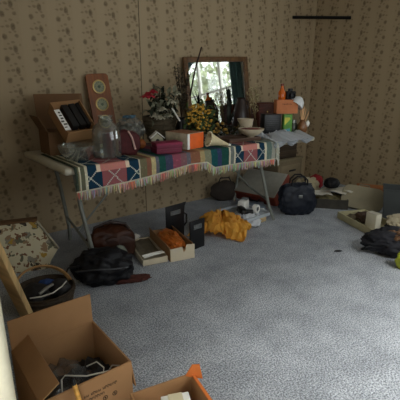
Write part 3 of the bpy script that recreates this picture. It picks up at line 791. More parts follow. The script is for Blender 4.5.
# crumpled plastic hanging over the right end
def film(u, v):
    x = xat(268, 2.4, TZ)+.02+u*.52; s_ = v*.62
    fall = .42
    n1 = noise.noise(Vector((u*5, v*5, 2)))*.07+abs(noise.noise(Vector((u*13, v*13, 4))))*.05+abs(noise.noise(Vector((u*27, v*27, 6))))*.03
    if s_ < fall: y, z = TY1-.10-s_*1.55, CZ+.006+max(0, n1*.9+.004)
    else: y, z = TY0-.030-.02*noise.noise(Vector((u*7, v*3, 8))), CZ-(s_-fall)*(.11+.12*(1-u)+.12*math.sin(u*17))
    if x > TX1+.01:
        k = x-TX1; z -= k*.45; y += .0
    if y < TY0-.01: y += -abs(n1)*.9
    return Vector((x, y, z+(n1*.4 if x > TX1+.01 else 0)))
tag(MB().sheet(film, 90, 80, .0015).build('plastic_wrap', clear('milky_wrap', (.85, .87, .88), .82, (226, 230, 236), gloss=.16, rough=.2), angle=25), 'crumpled milky plastic wrap draped over the right table end', 'plastic wrap')

# ------------------------------------------------------------------ floor: left side
# carton near the doorway
t = open_carton('moving_carton', 'open brown moving carton with standing flaps in the lower left corner', (.41, 1.295, .001), R(0), .33, .335, .268, [('back', .125, R(3)), ('left', .078, R(-57)), ('right', .12, R(172))])
q = random.Random(4)
def scribble(mb, x0, x1, z, hgt, yy):
    x = x0
    while x < x1:
        k = q.random()
        w_ = .0035
        if k < .15: x += .006; continue
        mb.box((x, yy, z+hgt*.5), (.0018, .0006, hgt*(1.5 if k > .8 else 1)))
        mb.box((x+.003, yy, z+(hgt*.95 if k > .5 else .05*hgt)), (.005, .0006, .0018)); mb.box((x+.0055, yy, z+hgt*.5), (.0018, .0006, hgt*q.uniform(.6, 1)))
        x += .0095
b = MB()
scribble(b, -.02, .105, .208, .009, -.1682); scribble(b, -.03, .055, .188, .009, -.1682)
for cx in (.055, .092):
    b.lathe([(.0095, 0), (.0095, .0006), (.007, .0006), (.007, 0)], 20, (cx, -.1678, .168), (PI/2, 0, 0)); b.box((cx, -.1682, .168), (.008, .0006, .003), (0, R(40), 0)); b.box((cx, -.1682, .168), (.003, .0006, .009), (0, R(10), 0))
b.build('printed_marks', mat('carton_ink', (40, 28, 20), .8), t, smooth=False)
tag(MB().blob((.37, 1.30, .115), (.115, .12, .10), 6, .3, 2.8, 4, flat=-.098, rid=.12).build('plastic_bag', plastic_dk), 'crumpled smoky clear plastic bag inside the moving carton', 'bag')
tag(MB().blob((.505, 1.30, .09), (.07, .13, .08), 8, .3, 3, 4, flat=-.078).build('dark_cloth', dark_in), 'dark bundled cloth on the right inside the moving carton', 'cloth')
wire = mat('white_wire', (196, 192, 180), .4)
tag(MB().tube([(.335, 1.20, .12), (.355, 1.245, .225), (.37, 1.25, .232), (.43, 1.20, .232), (.50, 1.17, .236), (.53, 1.15, .24)], .0028, 6).build('wire_hanger', wire), 'bent white wire hanger poking from the front of the moving carton', 'hanger')
tag(MB().tube([(.47, 1.30, .19), (.50, 1.27, .215), (.515, 1.24, .20), (.50, 1.22, .17), (.54, 1.22, .21), (.55, 1.17, .235)], .0026, 6).build('white_cable', wire), 'thin white cable coiled at the right side of the moving carton', 'cable')
# wooden stick with black tip
t = thing('paint_brush', 'yellow wooden handled stick with black tip standing before the moving carton', 'brush', (.345, 1.075, .0))
p0, p1 = Vector((.04, -.05, .0)), Vector((.012, .04, .292))
MB().tube([p0, p0.lerp(p1, .5), p1], .008, 12).build('handle', wood('yellow_wood', (214, 158, 76), .5, 4), t)
MB().tube([p1, p1+Vector((-.001, .004, .022))], .0075, 10, r2=.005).build('tip', black_pl, t)
# lower carton at the bottom edge
t = open_carton('small_carton', 'open brown carton with orange edged rim at the bottom of the picture', (.62, .915, .001), R(-12), .24, .24, .20, [('right', .10, R(150))], card)
M_or = mat('orange_tape', (216, 120, 56), .6, .1, 20)
MB().box((.117, 0, .202), (.010, .24, .006)).build('orange_edge', M_or, t, smooth=False)
MB().prism([(-.035, 0), (.03, -.01), (.018, .052), (-.01, .05)], .004, Matrix.Translation((.122, .10, .198)) @ Matrix.Rotation(R(-28), 4, 'Z')).build('corner_flap', M_or, t, smooth=False)
t = thing('white_block', 'white cardboard block inside the small bottom carton', 'box', (.635, .925, .008), R(-24))
MB().box((0, 0, .093), (.10, .09, .186), bev=.003).build('block_body', white_pa, t)
MB().box((0, 0, .187), (.05, .09, .002)).build('tape_strip', cream_pa, t, smooth=False)
t = tag(MB().blob((.445, .95, .09), (.035, .05, .115), 9, .3, 3, 4, flat=-.089, rid=.15).build('grey_rag', mat('grey_rag', (150, 144, 134), .9, .25, 30)), 'crumpled pale grey rag between the moving carton and small carton', 'rag')
# plank leaning on the left wall
a, b_ = Vector((.45, 1.94, .0)), Vector((.152, 1.43, 1.03))
t = thing('wooden_plank', 'light pine board leaning steeply behind the moving carton', 'plank', a)
d = (b_-a); z = d.normalized(); v = -Vector((math.sin(YAW), math.cos(YAW), -.2)); x_ = v.cross(z).normalized(); y_ = z.cross(x_)
Mx = Matrix((x_, y_, z)).transposed().to_4x4()
bb = MB(); bb.box((0, 0, d.length/2), (.050, .034, d.length), bev=.002); bb._mv(bb.bm.verts, Mx)
mn = min(vv.co.z for vv in bb.bm.verts)
for vv in bb.bm.verts: vv.co.z -= mn
bb.build('board', wood('pine_wood', (206, 172, 118), .6, 3, (2, 10, 2)), t)
# floral cushion with brown box behind
flo = bpy.data.materials.new('floral_print'); flo.use_nodes = True
nt = flo.node_tree; bs_ = nt.nodes['Principled BSDF']; bs_.inputs['Roughness'].default_value = .85
tc = nt.nodes.new('ShaderNodeTexCoord')
prev = None; base = lin((206, 196, 164))
for k, (sc_, c, th_, off) in enumerate(((11, (150, 122, 92), .31, 0), (12, (104, 102, 82), .27, 3), (9, (176, 140, 58), .24, 7), (14, (66, 56, 44), .25, 11), (11, (140, 134, 118), .26, 17), (17, (120, 84, 58), .26, 23))):
    mp = nt.nodes.new('ShaderNodeMapping'); mp.inputs['Location'].default_value = (off*1.3, off*.7, off); nt.links.new(tc.outputs['Object'], mp.inputs['Vector'])
    nz = nt.nodes.new('ShaderNodeTexNoise'); nz.inputs['Scale'].default_value = 30; nt.links.new(tc.outputs['Object'], nz.inputs['Vector'])
    ad = nt.nodes.new('ShaderNodeMix'); ad.data_type = 'VECTOR'; ad.inputs[0].default_value = .09; nt.links.new(mp.outputs[0], ad.inputs[4]); nt.links.new(nz.outputs['Color'], ad.inputs[5])
    vo = nt.nodes.new('ShaderNodeTexVoronoi'); vo.inputs['Scale'].default_value = sc_; nt.links.new(ad.outputs[1], vo.inputs['Vector'])
    lt = nt.nodes.new('ShaderNodeMath'); lt.operation = 'LESS_THAN'; lt.inputs[1].default_value = th_; nt.links.new(vo.outputs['Distance'], lt.inputs[0])
    mx = nt.nodes.new('ShaderNodeMix'); mx.data_type = 'RGBA'; nt.links.new(lt.outputs[0], mx.inputs[0])
    if prev is None: mx.inputs[6].default_value = base
    else: nt.links.new(prev, mx.inputs[6])
    mx.inputs[7].default_value = lin(c); prev = mx.outputs[2]
nt.links.new(prev, bs_.inputs['Base Color'])
t = thing('floral_box', 'floral printed cream box leaning by the left wall behind the basket', 'box', (.50, 2.72, .0), rot=(R(-8), 0, R(-16)))
poly = [(-.34, 0), (.27, 0), (.285, .05), (.345, .135), (.30, .215), (.225, .345), (-.34, .345)]
MB().prism(poly, .10, Matrix.Translation((0, .06, .0))).build('box_body', flo, t, smooth=False)
b = MB(); b.box((-.06, .06, .352), (.58, .12, .014)); b.build('top_rim', card_d, t, smooth=False)
ps = [(.225, .345), (.30, .215), (.345, .135)]
MB().tube([(x, .008, z) for x, z in ps], .009, 6).build('edge_binding', mat('grey_binding', (150, 142, 122), .8), t)
# basket
t = thing('wicker_basket', 'dark round basket with tan hoop handle in front of the floral box', 'basket', (.58, 2.15, 0))
b = MB(); b.lathe([(0, .004), (.12, 0), (.15, .06), (.165, .13), (.158, .132), (.142, .06), (.11, .012), (0, .012)], 36)
for z in (.02, .05, .08, .11): b.lathe([(.127+z*.28, z-.01), (.138+z*.28, z), (.127+z*.28, z+.01)], 36)
b.build('basket_body', mat('basket_wicker', (58, 46, 32), .8, .35, 50, .4), t)
for off in (0, .014):
    pts = []
    for k in range(17):
        a = PI*k/16; pts.append(Vector((-.15*math.cos(a)*(1+off), .02-off*2+.15*math.sin(a), .12+.07*math.sin(a)+off)))
    MB().tube(pts, .0062, 8).build('hoop_handle', mat('tan_cane', (160, 122, 76), .6, .2, 40), t)
for k, (dx_, dy_, m_, nm, lb_, sz) in enumerate(((.02, .03, mat('blue_cloth', (34, 58, 104), .8, .25, 30), 'blue_cloth', 'small blue cloth bundle on top of the wicker basket contents', (.055, .045, .04)),
                                               (-.06, -.03, dark_in, 'dark_bundle', 'dark bundled cloth filling the left of the wicker basket', (.075, .08, .05)),
                                               (.07, -.05, dark_in, 'dark_bundle', 'dark bundled cloth filling the right of the wicker basket', (.06, .06, .05)))):
    tag(MB().blob((.58+dx_, 2.15+dy_, .10+sz[2]*.5), sz, 30+k, .25, 2.5, 3).build(nm, m_), lb_, 'cloth')
tag(MB().tube([(.52, 2.05, .152), (.565, 2.07, .163), (.61, 2.09, .166)], .009, 8).build('torch', mat('grey_metal', (120, 116, 108), .4, metal=.5)), 'grey metal torch rod lying across the basket contents', 'torch')
tag(MB().tube([(.47, 2.04, .15), (.52, 2.005, .158), (.58, 2.0, .162), (.64, 2.03, .168), (.68, 2.07, .17)], .0035, 6).build('cable', wire), 'thin white cable curling over the wicker basket', 'cable')

# ------------------------------------------------------------------ floor: under the table
# black bag
t = thing('black_bag', 'slumped black bag with metal ring on the carpet below the table left', 'bag', (.99, 2.25, 0), R(-30))
MB().blob((0, 0, .10), (.175, .13, .115), 41, .2, 1.9, 5, flat=-.098, power=2.6, rid=.06).build('bag_body', black_cl, t)
MB().tube([(-.14, -.08, .15), (-.2, -.12, .16), (-.24, -.1, .08), (-.235, -.06, .012)], .010, 8, flat=.4).build('strap', black_cl, t)
rg = [(-.225+.018*math.cos(k*PI/8), -.118, .045+.018*math.sin(k*PI/8)) for k in range(16)]
MB().tube(rg, .004, 6, closed=True).build('ring', steel, t)
b = MB(); b.tube([(-.16, -.118, .13), (-.05, -.14, .145), (.08, -.135, .14), (.16, -.1, .13)], .005, 6); b.build('zip', mat('dull_zip', (70, 70, 72), .4, metal=.6), t)
tag(MB().blob((1.11, 2.125, .022), (.13, .035, .026), 43, .3, 3, 4, flat=-.02, rot=(0, 0, R(-25))).build('maroon_scarf', mat('maroon_wool', (70, 34, 26), .9, .3, 40)), 'maroon cloth strip on the carpet at the black bag front', 'scarf')
# brown leather bag
t = thing('brown_leather_bag', 'dark brown leather bag slumped behind the black bag', 'bag', (1.17, 2.50, 0), R(-15))
MB().blob((0, .0, .13), (.165, .10, .14), 45, .16, 1.8, 5, flat=-.128, power=2.8).build('bag_body', mat('brown_leather', (54, 27, 14), .5, .35, 14, .15, spec=.25), t)
MB().blob((.03, -.085, .13), (.12, .025, .085), 46, .12, 2, 4, power=3).build('pocket', mat('brown_leather_pocket', (48, 24, 12), .5, .3, 14, spec=.25), t)
MB().tube([(-.13, 0, .2), (-.11, 0, .27), (0, .0, .30), (.11, 0, .27), (.14, 0, .2)], .010, 8).build('handle', mat('dark_strap', (44, 28, 22), .5), t)
t = tag(MB().blob((1.17, 2.33, .09), (.06, .02, .085), 47, .15, 2, 4, rot=(R(-20), 0, R(30)), flat=-.089).build('grey_folder', mat('grey_green_cloth', (104, 108, 96), .8, .15, 20)), 'grey cloth flap between the brown leather bag and the black bag', 'cloth')
# carton with amber cellophane
cA = at(170.5, 262.5); rz_ = R(-13); dirx = Vector((math.cos(rz_), math.sin(rz_), 0))
ww, dd_ = .19, .46
ctr = cA + dirx*ww/2 + Vector((-dirx.y, dirx.x, 0))*(dd_/2)
t = open_carton('long_carton', 'long low carton with torn cream front holding amber fabric', (ctr.x, ctr.y, .001), rz_, ww, dd_, .085, [('right', .04, R(-20)), ('left', .03, R(12))], card)
MB().prism([(-ww/2, .002), (ww/2, .002), (ww/2, .112), (.03, .118), (.022, .075), (.008, .06), (-.004, .105), (-ww/2, .10)], .004, Matrix.Translation((0, -dd_/2-.003, 0))).build('front_panel', card_pale, t, smooth=False, label='torn cream front panel')
am = mat('amber_satin', (180, 98, 34), .35, .3, 12, spec=.6)
tag(MB().blob((ctr.x, ctr.y, .075), (.08, .18, .055), 51, .22, 2.4, 5, rot=(0, 0, rz_), flat=-.068, rid=.12).build('amber_fabric', am), 'shiny amber fabric heaped inside the long cream-fronted carton', 'fabric')
# low tray beside it
tc_ = ctr - dirx*(ww/2+.105); nv = Vector((-dirx.y, dirx.x, 0))
open_carton('cardboard_tray', 'low cardboard tray with brown paper between the leather bag and the long carton', (tc_.x, tc_.y, .001), rz_, .185, .42, .045, (), card_pale)
t = thing('paint_roller', 'white two-pronged roller handle lying on the front of the low cardboard tray', 'paint roller', tc_-nv*.165+Vector((0, 0, .052)), rz_+R(12))
for k in range(2): MB().tube([(-.08, k*.022, .0+.006*k), (0, k*.022-.006, .008), (.09, k*.022, .0)], .0095, 8, flat=.7).build('prong', white_pa, t)
pp = MB()
pp.sheet(lambda u, v: Vector(((u-.5)*.15, (v-.5)*.30+.03, .034+.014*noise.noise(Vector((u*4, v*6, 5)))+.012*v)), 16, 24, .003)
tag(pp.build('brown_paper', mat('brown_paper', (138, 126, 104), .85, .15, 20), None, (tc_.x, tc_.y, 0), (0, 0, rz_)), 'crumpled brown paper lying in the low cardboard tray', 'paper')
p = tc_+nv*.26
tag(MB().box((p.x-.02, p.y, .035), (.10, .05, .012), (R(10), R(-15), R(20)), .002).build('envelope', white_pa), 'small white envelope poking up behind the brown leather bag', 'envelope')
# black metal bookends / file holders
def file_holder(px0, py0, px1, py1, h, label, loop, lean=0):
    a, b_ = at(px0, py0), at(px1, py1); w_ = (b_-a).length; rz_ = math.atan2((b_-a).y, (b_-a).x)
    t = thing('file_holder', label, 'file holder', (a+b_)/2, rot=(lean, 0, rz_), group='black file holders on the carpet')
    MB().box((0, 0, h/2), (w_, .012, h), bev=.002).build('front_panel', black_pl, t)
    MB().box((0, .09, .006), (w_, .17, .012), bev=.002).build('base_panel', black_pl, t)
    f = MB()
    for s_ in (-1, 1): f.box((s_*w_*.26, -.008, h*.78), (.004, .004, .036)); f.box((0, -.008, h*.78+s_*.016), (w_*.52, .004, .004))
    f = f.build('label_frame', steel, t, smooth=False)
    MB().box((0, -.0068, h*.78), (w_*.5, .001, .028)).build('label_card', mat('grey_card', (96, 98, 98), .6), f, smooth=False)
    if loop:
        MB().tube([(w_/2+.004, .03, h*.2), (w_/2+.03, .0, h*.38), (w_/2+.03, .0, h*.62), (w_/2-.004, .0, h*.7), (w_/2+.002, .0, h*.9), (w_/2+.022, .0, h*1.0), (w_/2+.006, .02, h*.96)], .008, 8).build('wire_loop', black_pl, t)
file_holder(166.5, 241, 184, 235, .29, 'taller black file holder with label slot and wire loop behind the long carton', True)
file_holder(190, 251, 204, 245.5, .235, 'smaller black file holder standing beside the orange cloth', False)
# orange-yellow cloth
oc = mat('marigold_satin', (255, 182, 74), .55, .25, 10, spec=.35)
c = at(224, 237); c += Vector((.06, .12, 0))
b = MB()
def heap(u, v):
    a = u*2-1; e = v*2-1
    rr = math.sqrt(a*a+e*e)
    ang = math.atan2(e, a); k = 1+.18*noise.noise(Vector((math.cos(ang)*1.6, math.sin(ang)*1.6, 9)))
    x, y = a*.235*k, e*.205*k
    h = .115*max(0, 1-rr**2.0*.72)**.8
    w1 = noise.noise(Vector((a*3.0+noise.noise(Vector((a*2, e*2, 0)))*1.2, e*3.0, 3)))
    h += (.06*(1-2.4*abs(w1))+.065*(1-2.2*abs(noise.noise(Vector((a*5, e*5+w1*2, 7)))))+.02*(1-2*abs(noise.noise(Vector((a*11, e*11, 17))))))*(.3+.7*max(0, 1-rr*.7))-.03
    return Vector((x, y, max(.006+.004*(1+noise.noise(Vector((a*9, e*9, 1)))), h)))
b.sheet(heap, 110, 110, .004)
tag(b.build('orange_cloth', oc, None, c, (0, 0, R(-55)), angle=80), 'bright orange yellow satin cloth heaped on the carpet under the table', 'cloth')
# white cloth next to it
c2 = at(252, 224)+Vector((.05, .12, 0))
def heap2(u, v):
    a = u*2-1; e = v*2-1; rr = math.sqrt(a*a+e*e)
    ang = math.atan2(e, a); k = 1+.15*noise.noise(Vector((math.cos(ang)*1.8, math.sin(ang)*1.8, 19)))
    w1 = noise.noise(Vector((a*3, e*3, 13)))
    h = .07*max(0, 1-rr*rr*.7)+.04*(1-2.2*abs(w1))*(.3+.7*max(0, 1-rr*.7))
    return Vector((a*.15*k, e*.19*k, max(.007, h)))
tag(MB().sheet(heap2, 60, 60, .004).build('white_cloth', mat('bluish_white_cloth', (240, 242, 245), .8, .08, 20), None, c2, (0, 0, R(-60)), angle=80), 'bluish white cloth lying between the orange cloth and the grey tray', 'cloth')
# grey tray with things in
A, B = at(254, 230.5), at(279, 221.5)
dv = (B-A).normalized(); pv = Vector((-dv.y, dv.x, 0)); rz_ = math.atan2(dv.y, dv.x)
w_ = (B-A).length; ctr = A+dv*w_/2+pv*.24+Vector((0, 0, 0))
t = thing('grey_tray', 'shallow pale grey plastic tray by the right table leg', 'tray', (ctr.x, ctr.y, .0), rz_)
gm = mat('pale_grey_plastic', (172, 178, 184), .5, .06, 20)
MB().box((0, .04, .052), (w_, .38, .008), bev=.002).build('tray_base', gm, t)
b = MB()
for s_ in (-1, 1): b.box((s_*(w_/2-.006), .04, .062), (.016, .38, .03), bev=.004); b.box((0, .04+s_*.188, .062), (w_, .016, .03), bev=.004)
b.build('rim', gm, t)
tag(MB().box((ctr.x, ctr.y, .0245), (.20, .30, .048), (0, 0, rz_), .003).build('wood_block', wood('tan_block', (176, 152, 112), .7, 4)), 'tan wooden block on the carpet below the grey tray', 'block')
def on_tray(lx, ly): p = ctr+dv*lx+pv*ly; return (p.x, p.y, .0575)
t = thing('tape_roll', 'white tape roll standing on the grey tray', 'tape roll', on_tray(.07, -.045), rz_)
MB().lathe([(.042, -.02), (.042, .02), (.022, .02), (.022, -.02), (.042, -.02)], 28, (0, 0, .046), (PI/2, 0, R(10))).build('tape', white_pa, t)
MB().lathe([(.023, -.019), (.023, .019), (.018, .019), (.018, -.019), (.023, -.019)], 24, (0, 0, .046), (PI/2, 0, R(10))).build('core', mat('grey_card', (96, 98, 98), .6), t)
t = thing('white_mug', 'white boxy cup lying beside the tape roll on the grey tray', 'cup', on_tray(.055, .10), rz_+R(20))
MB().box((0, 0, .05), (.12, .08, .10), (0, 0, 0), .006, 2, taper=.9).build('cup_body', white_pa, t)
MB().box((.035, 0, .108), (.05, .06, .015), bev=.003).build('lid', mat('grey_lid', (120, 122, 122), .5), t)
t = thing('black_drill', 'black power tool lying on the grey tray behind the white cloth', 'power tool', on_tray(-.045, .03), rz_+R(60))
MB().blob((0, 0, .032), (.085, .034, .036), 61, .1, 2, 4, power=3, flat=-.032).build('tool_body', black_pl, t)
MB().box((-.05, -.05, .026), (.045, .09, .05), (0, 0, R(-15)), .01, 3).build('grip', black_pl, t)
MB().tube([(.08, 0, .035), (.13, 0, .035)], .014, 12, r2=.008).build('chuck', steel, t)
p = at(243, 205)
t = thing('grey_binder', 'flat bluish grey binder lying on the carpet behind the orange cloth', 'binder', (p.x-.02, p.y-.12, 0), R(-42))
MB().box((0, 0, .02), (.30, .22, .04), bev=.004).build('cover', mat('slate_cover', (120, 134, 146), .5, .08, 20), t)
MB().box((.0, -.104, .02), (.28, .016, .03)).build('pages', white_pa, t, smooth=False)
tag(MB().blob((p.x-.17, p.y-.22, .017), (.05, .025, .019), 62, .2, 2, 3, flat=-.015, rot=(0, 0, R(20))).build('white_sock', white_pa), 'small white cloth scrap at the left end of the grey binder', 'cloth')

# suitcase leaning under the right end
A, B = Vector((2.98, 3.10, 0)), Vector((3.09, 2.60, 0))
dv = (B-A).normalized(); pv = Vector((-dv.y, dv.x, 0))       # pv points towards the corner
rz_ = math.atan2(dv.y, dv.x); L = (B-A).length
t = thing('suitcase', 'grey topped suitcase with red-brown side propped under the table right end', 'suitcase', (A+B)/2+Vector((0, 0, .02)), rot=(R(36), 0, rz_))
MB().box((0, .18, .045), (L, .36, .13), bev=.012, seg=3).build('shell', mat('red_brown_vinyl', (120, 52, 36), .5, .2, 20), t)
MB().box((0, .18, .113), (L-.02, .34, .012), bev=.005).build('grey_top', mat('grey_vinyl', (150, 148, 138), .6, .08, 20), t)
MB().tube([(-.06, 0, .05), (-.05, -.03, .05), (.05, -.03, .05), (.06, 0, .05)], .008, 8).build('handle', black_pl, t)
MB().box((0, .33, -.10), (L*.8, .03, .20), (R(-36), 0, 0)).build('stand', dark_in, t)
t = thing('dark_case', 'dark triangular cloth bag slumped beside the suitcase by the back wall', 'bag', (2.86, 3.16, 0), R(-25))
MB().blob((0, 0, .10), (.16, .07, .12), 64, .12, 2, 4, flat=-.098).build('bag_body', mat('dark_brown_cloth', (52, 44, 38), .8, .2, 20), t)
MB().tube([(-.07, 0, .2), (-.05, 0, .25), (.05, 0, .25), (.07, 0, .2)], .008, 8).build('handle', black_cl, t)
# boxes in the corner
t = thing('lower_drawer_box', 'pale tan storage box stacked under a dark box by the corner', 'box', (3.67, 3.10, 0), R(2))
MB().box((0, 0, .19), (.44, .34, .38), bev=.004).build('box_body', mat('dull_tan_board', (120, 106, 82), .75, .12, 12), t)
MB().box((0, -.174, .25), (.36, .008, .16), bev=.003).build('front_panel', mat('dull_tan_front', (132, 118, 92), .7, .1, 12), t)
MB().box((.03, -.181, .26), (.12, .008, .02), bev=.002).build('handle_slot', dark_in, t)
MB().box((0, 0, .39), (.46, .36, .022), bev=.004).build('lid', mat('tan_lid', (126, 114, 88), .7, .1, 12), t)
t = thing('dark_crate', 'dark brown crate stacked on the pale tan storage box in the corner', 'crate', (3.65, 3.12, .402), R(-2))
cm2 = wood('dark_crate_wood', (58, 46, 34), .7, 4)
b = MB(); b.box((0, 0, .008), (.36, .28, .016))
for s_ in (-1, 1): b.box((s_*.174, 0, .12), (.012, .28, .24)); b.box((0, s_*.134, .12), (.336, .012, .24))
b.build('crate_body', cm2, t, smooth=False)
b = MB()
for z in (.06, .16): b.box((0, -.143, z), (.36, .006, .05))
b.build('slats', wood('crate_slat_wood', (72, 58, 42), .7, 4), t, smooth=False)
# black handbag
t = thing('black_handbag', 'large black leather handbag standing on the carpet near the corner', 'handbag', (3.09, 2.35, 0), R(-33))
MB().blob((0, 0, .145), (.18, .075, .165), 71, .16, 1.8, 5, flat=-.143, power=2.7, rid=.05).build('bag_body', mat('navy_black_leather', (26, 30, 40), .5, .15, 12, .1, spec=.3), t)
for s_ in (-1, 1): MB().tube([(-.08, s_*.03, .28), (-.075, s_*.035, .35), (-.03, s_*.04, .39), (.03, s_*.04, .39), (.075, s_*.035, .35), (.08, s_*.03, .28)], .008, 8).build('handle', black_cl, t)
MB().box((0, -.082, .2), (.04, .008, .03), bev=.003).build('clasp', steel, t)
b = MB(); b.tube([(-.13, 0, .305), (0, 0, .318), (.13, 0, .305)], .006, 6); b.build('zip', mat('dull_zip', (70, 70, 72)), t)
p = at(297, 178, .3)
tag(MB().blob((3.62, 2.64, .11), (.14, .11, .12), 72, .3, 2.4, 5, flat=-.109, rid=.14).build('cream_cloth', mat('cream_linen', (168, 156, 126), .85, .12, 20)), 'crumpled cream cloth behind the black handbag', 'cloth')
tag(MB().blob((3.35, 2.42, .05), (.07, .06, .065), 73, .25, 2.4, 4, flat=-.049).build('olive_pouch', mat('olive_cloth', (92, 82, 62), .8, .25, 25)), 'small olive brown pouch on the carpet right of the black handbag', 'pouch')

# ------------------------------------------------------------------ floor: along the right wall
p = at(322, 192)
tag(MB().blob((4.0, 2.80, .09), (.10, .08, .10), 74, .2, 2, 4, flat=-.089).build('red_cloth', mat('deep_red_cloth', (140, 28, 36), .8, .2, 25)), 'small deep red cloth bundle near the room corner', 'cloth')
# dark storage box with papers
t = thing('dark_storage_bin', 'dark low storage bin under the white papers by the right wall', 'bin', (3.61, 2.33, 0), R(-52))
b = MB(); b.box((0, 0, .006), (.34, .30, .012))
for s_ in (-1, 1): b.box((s_*.167, 0, .05), (.008, .30, .10)); b.box((0, s_*.147, .05), (.33, .008, .10))
b.build('bin_body', mat('dark_bin', (58, 54, 46), .6, .3, 20), t, smooth=False)
MB().blob((0, 0, .065), (.15, .13, .05), 75, .25, 3, 4).build('contents', mat('olive_clutter', (96, 88, 60), .8, .5, 20), t)
wsh = mat('ivory_paper', (240, 236, 224), .8, .1, 14)
for k, (dx_, dy_, dz_, rr, sx_, sy_) in enumerate(((-.08, .07, .175, 20, .24, .15), (.03, -.02, .192, -15, .30, .15), (.10, -.10, .20, -30, .24, .13))):
    def pg(u, v, k=k, sx_=sx_, sy_=sy_):
        return Vector(((u-.5)*sx_, (v-.5)*sy_, .018*noise.noise(Vector((u*3, v*3, k*5)))+.02*math.sin(u*PI)))
    tag(MB().sheet(pg, 16, 10, .016).build('magazine', wsh, None, (3.61+dx_, 2.33+dy_, dz_-.055+.01*k), (R(4), R(-4), R(rr-60))),
        ['curled ivory magazine at the left of the dark storage bin pile', 'curled ivory magazine in the middle of the dark storage bin pile', 'curled ivory magazine at the pile end nearest the cream suitcase'][k], 'magazine', 'curled magazines on the dark bin')
t = thing('baseball_cap', 'black cap lying on the curled magazines by the right wall', 'cap', (3.70, 2.38, .183), R(-60))
MB().blob((0, 0, .03), (.085, .075, .06), 76, .12, 2, 4, flat=-.03).build('crown', black_cl, t)
MB().sheet(lambda u, v: Vector(((u-.5)*.14, -.06-.07*v*math.sin(PI*u)-.005, .012-.008*v)), 12, 4, .004).build('brim', black_cl, t)
# cream hard suitcase
t = thing('cream_suitcase', 'rounded cream hard suitcase tilted against clutter by the right wall', 'suitcase', (3.70, 2.03, .0), rot=(R(-28), R(5), R(-62)))
def rrect(w, h, r, n=6):
    pts = []
    for cx, cz, a0 in ((w/2-r, r, -90), (w/2-r, h-r, 0), (-w/2+r, h-r, 90), (-w/2+r, r, 180)):
        for k in range(n+1): a = R(a0+90*k/n); pts.append((cx+r*math.cos(a), cz+r*math.sin(a)))
    return pts
crs = mat('cream_shell_case', (136, 127, 102), .5, .08, 14)
MB().prism(rrect(.40, .235, .07), .10, Matrix.Translation((0, 0, .0))).build('shell', crs, t, angle=30)
MB().prism(rrect(.405, .24, .072), .012, Matrix.Translation((0, 0, -.002))).build('seam_band', mat('seam_band', (112, 104, 84), .5), t, angle=30)
MB().tube([(-.05, 0, .232), (-.045, 0, .262), (.045, 0, .262), (.05, 0, .232)], .007, 8).build('handle', mat('seam_band', (112, 104, 84)), t)
t = tag(MB().box((3.92, 2.05, .115), (.30, .02, .22), (R(-8), 0, R(-62)), .003).build('orange_board', mat('orange_brown_board', (150, 92, 48), .7, .2, 12)), 'orange-brown board leaning behind the cream suitcase', 'board')
# pale tray with contents
A, B = at(337, 218), at(373, 238)
dv = (B-A).normalized(); pv = Vector((-dv.y, dv.x, 0)); rz_ = math.atan2(dv.y, dv.x); w_ = (B-A).length; dep = .30
ctr = (A+B)/2+pv*dep/2
t = thing('pale_tray', 'shallow cream cardboard tray with dark contents at the right', 'tray', (ctr.x, ctr.y, .001), rz_)
b = MB(); b.box((0, 0, .004), (w_, dep, .008))
for s_ in (-1, 1): b.box((s_*(w_/2-.004), 0, .032), (.008, dep, .064)); b.box((0, s_*(dep/2-.004), .032), (w_-.016, .008, .064))
b.build('tray_body', mat('cream_board', (186, 178, 142), .75, .1, 12), t, smooth=False)
def ont(lx, ly, z): p = ctr+dv*lx+pv*ly; return Vector((p.x, p.y, z))
t = thing('white_carton', 'upright cream white carton standing in the pale tray', 'box', ont(.125, -.055, .010), rz_+R(14))
MB().box((0, 0, .078), (.105, .07, .156), bev=.003).build('carton_body', mat('white_board', (206, 200, 180), .7, .05, 14), t)
MB().box((0, 0, .1575), (.10, .066, .003)).build('lid_flap', mat('grey_white_board', (176, 170, 152), .7), t, smooth=False)
tag(MB().blob(ont(-.05, .03, .055), (.13, .09, .05), 81, .25, 2.5, 4, flat=-.044, rot=(0, 0, rz_)).build('brown_cloth', mat('dark_brown_wool', (76, 58, 46), .85, .4, 30)), 'dark brown cloth bundle filling the left of the pale tray', 'cloth')
tag(MB().blob(ont(-.16, -.06, .035), (.06, .05, .028), 82, .3, 3, 3, flat=-.024).build('olive_rag', mat('olive_cloth', (92, 82, 62))), 'small olive rag at the left corner of the pale tray', 'rag')
# grey bin
t = thing('grey_bin', 'translucent dark grey plastic bin by the right wall', 'bin', (3.76, 1.70, 0), R(-62))
b = MB()
gp = clear('grey_translucent', (.45, .47, .48), .62, (98, 102, 102), gloss=.1, rough=.25)
b.lathe([(0, .004), (.15, .0), (.185, .28), (.19, .28), (.19, .29), (.18, .29), (.145, .01), (0, .012)], 4, (0, 0, 0), (0, 0, R(45)), (1, .95, 1))
b.build('bin_body', gp, t, smooth=False)
MB().box((0, 0, .09), (.20, .18, .15), bev=.02).build('contents', dark_in, t)
MB().tube([(x_*.132, y_*.126, .286) for x_, y_ in ((1, 1), (-1, 1), (-1, -1), (1, -1))], .007, 6, closed=True).build('rim', mat('grey_rim', (72, 76, 76), .5), t)
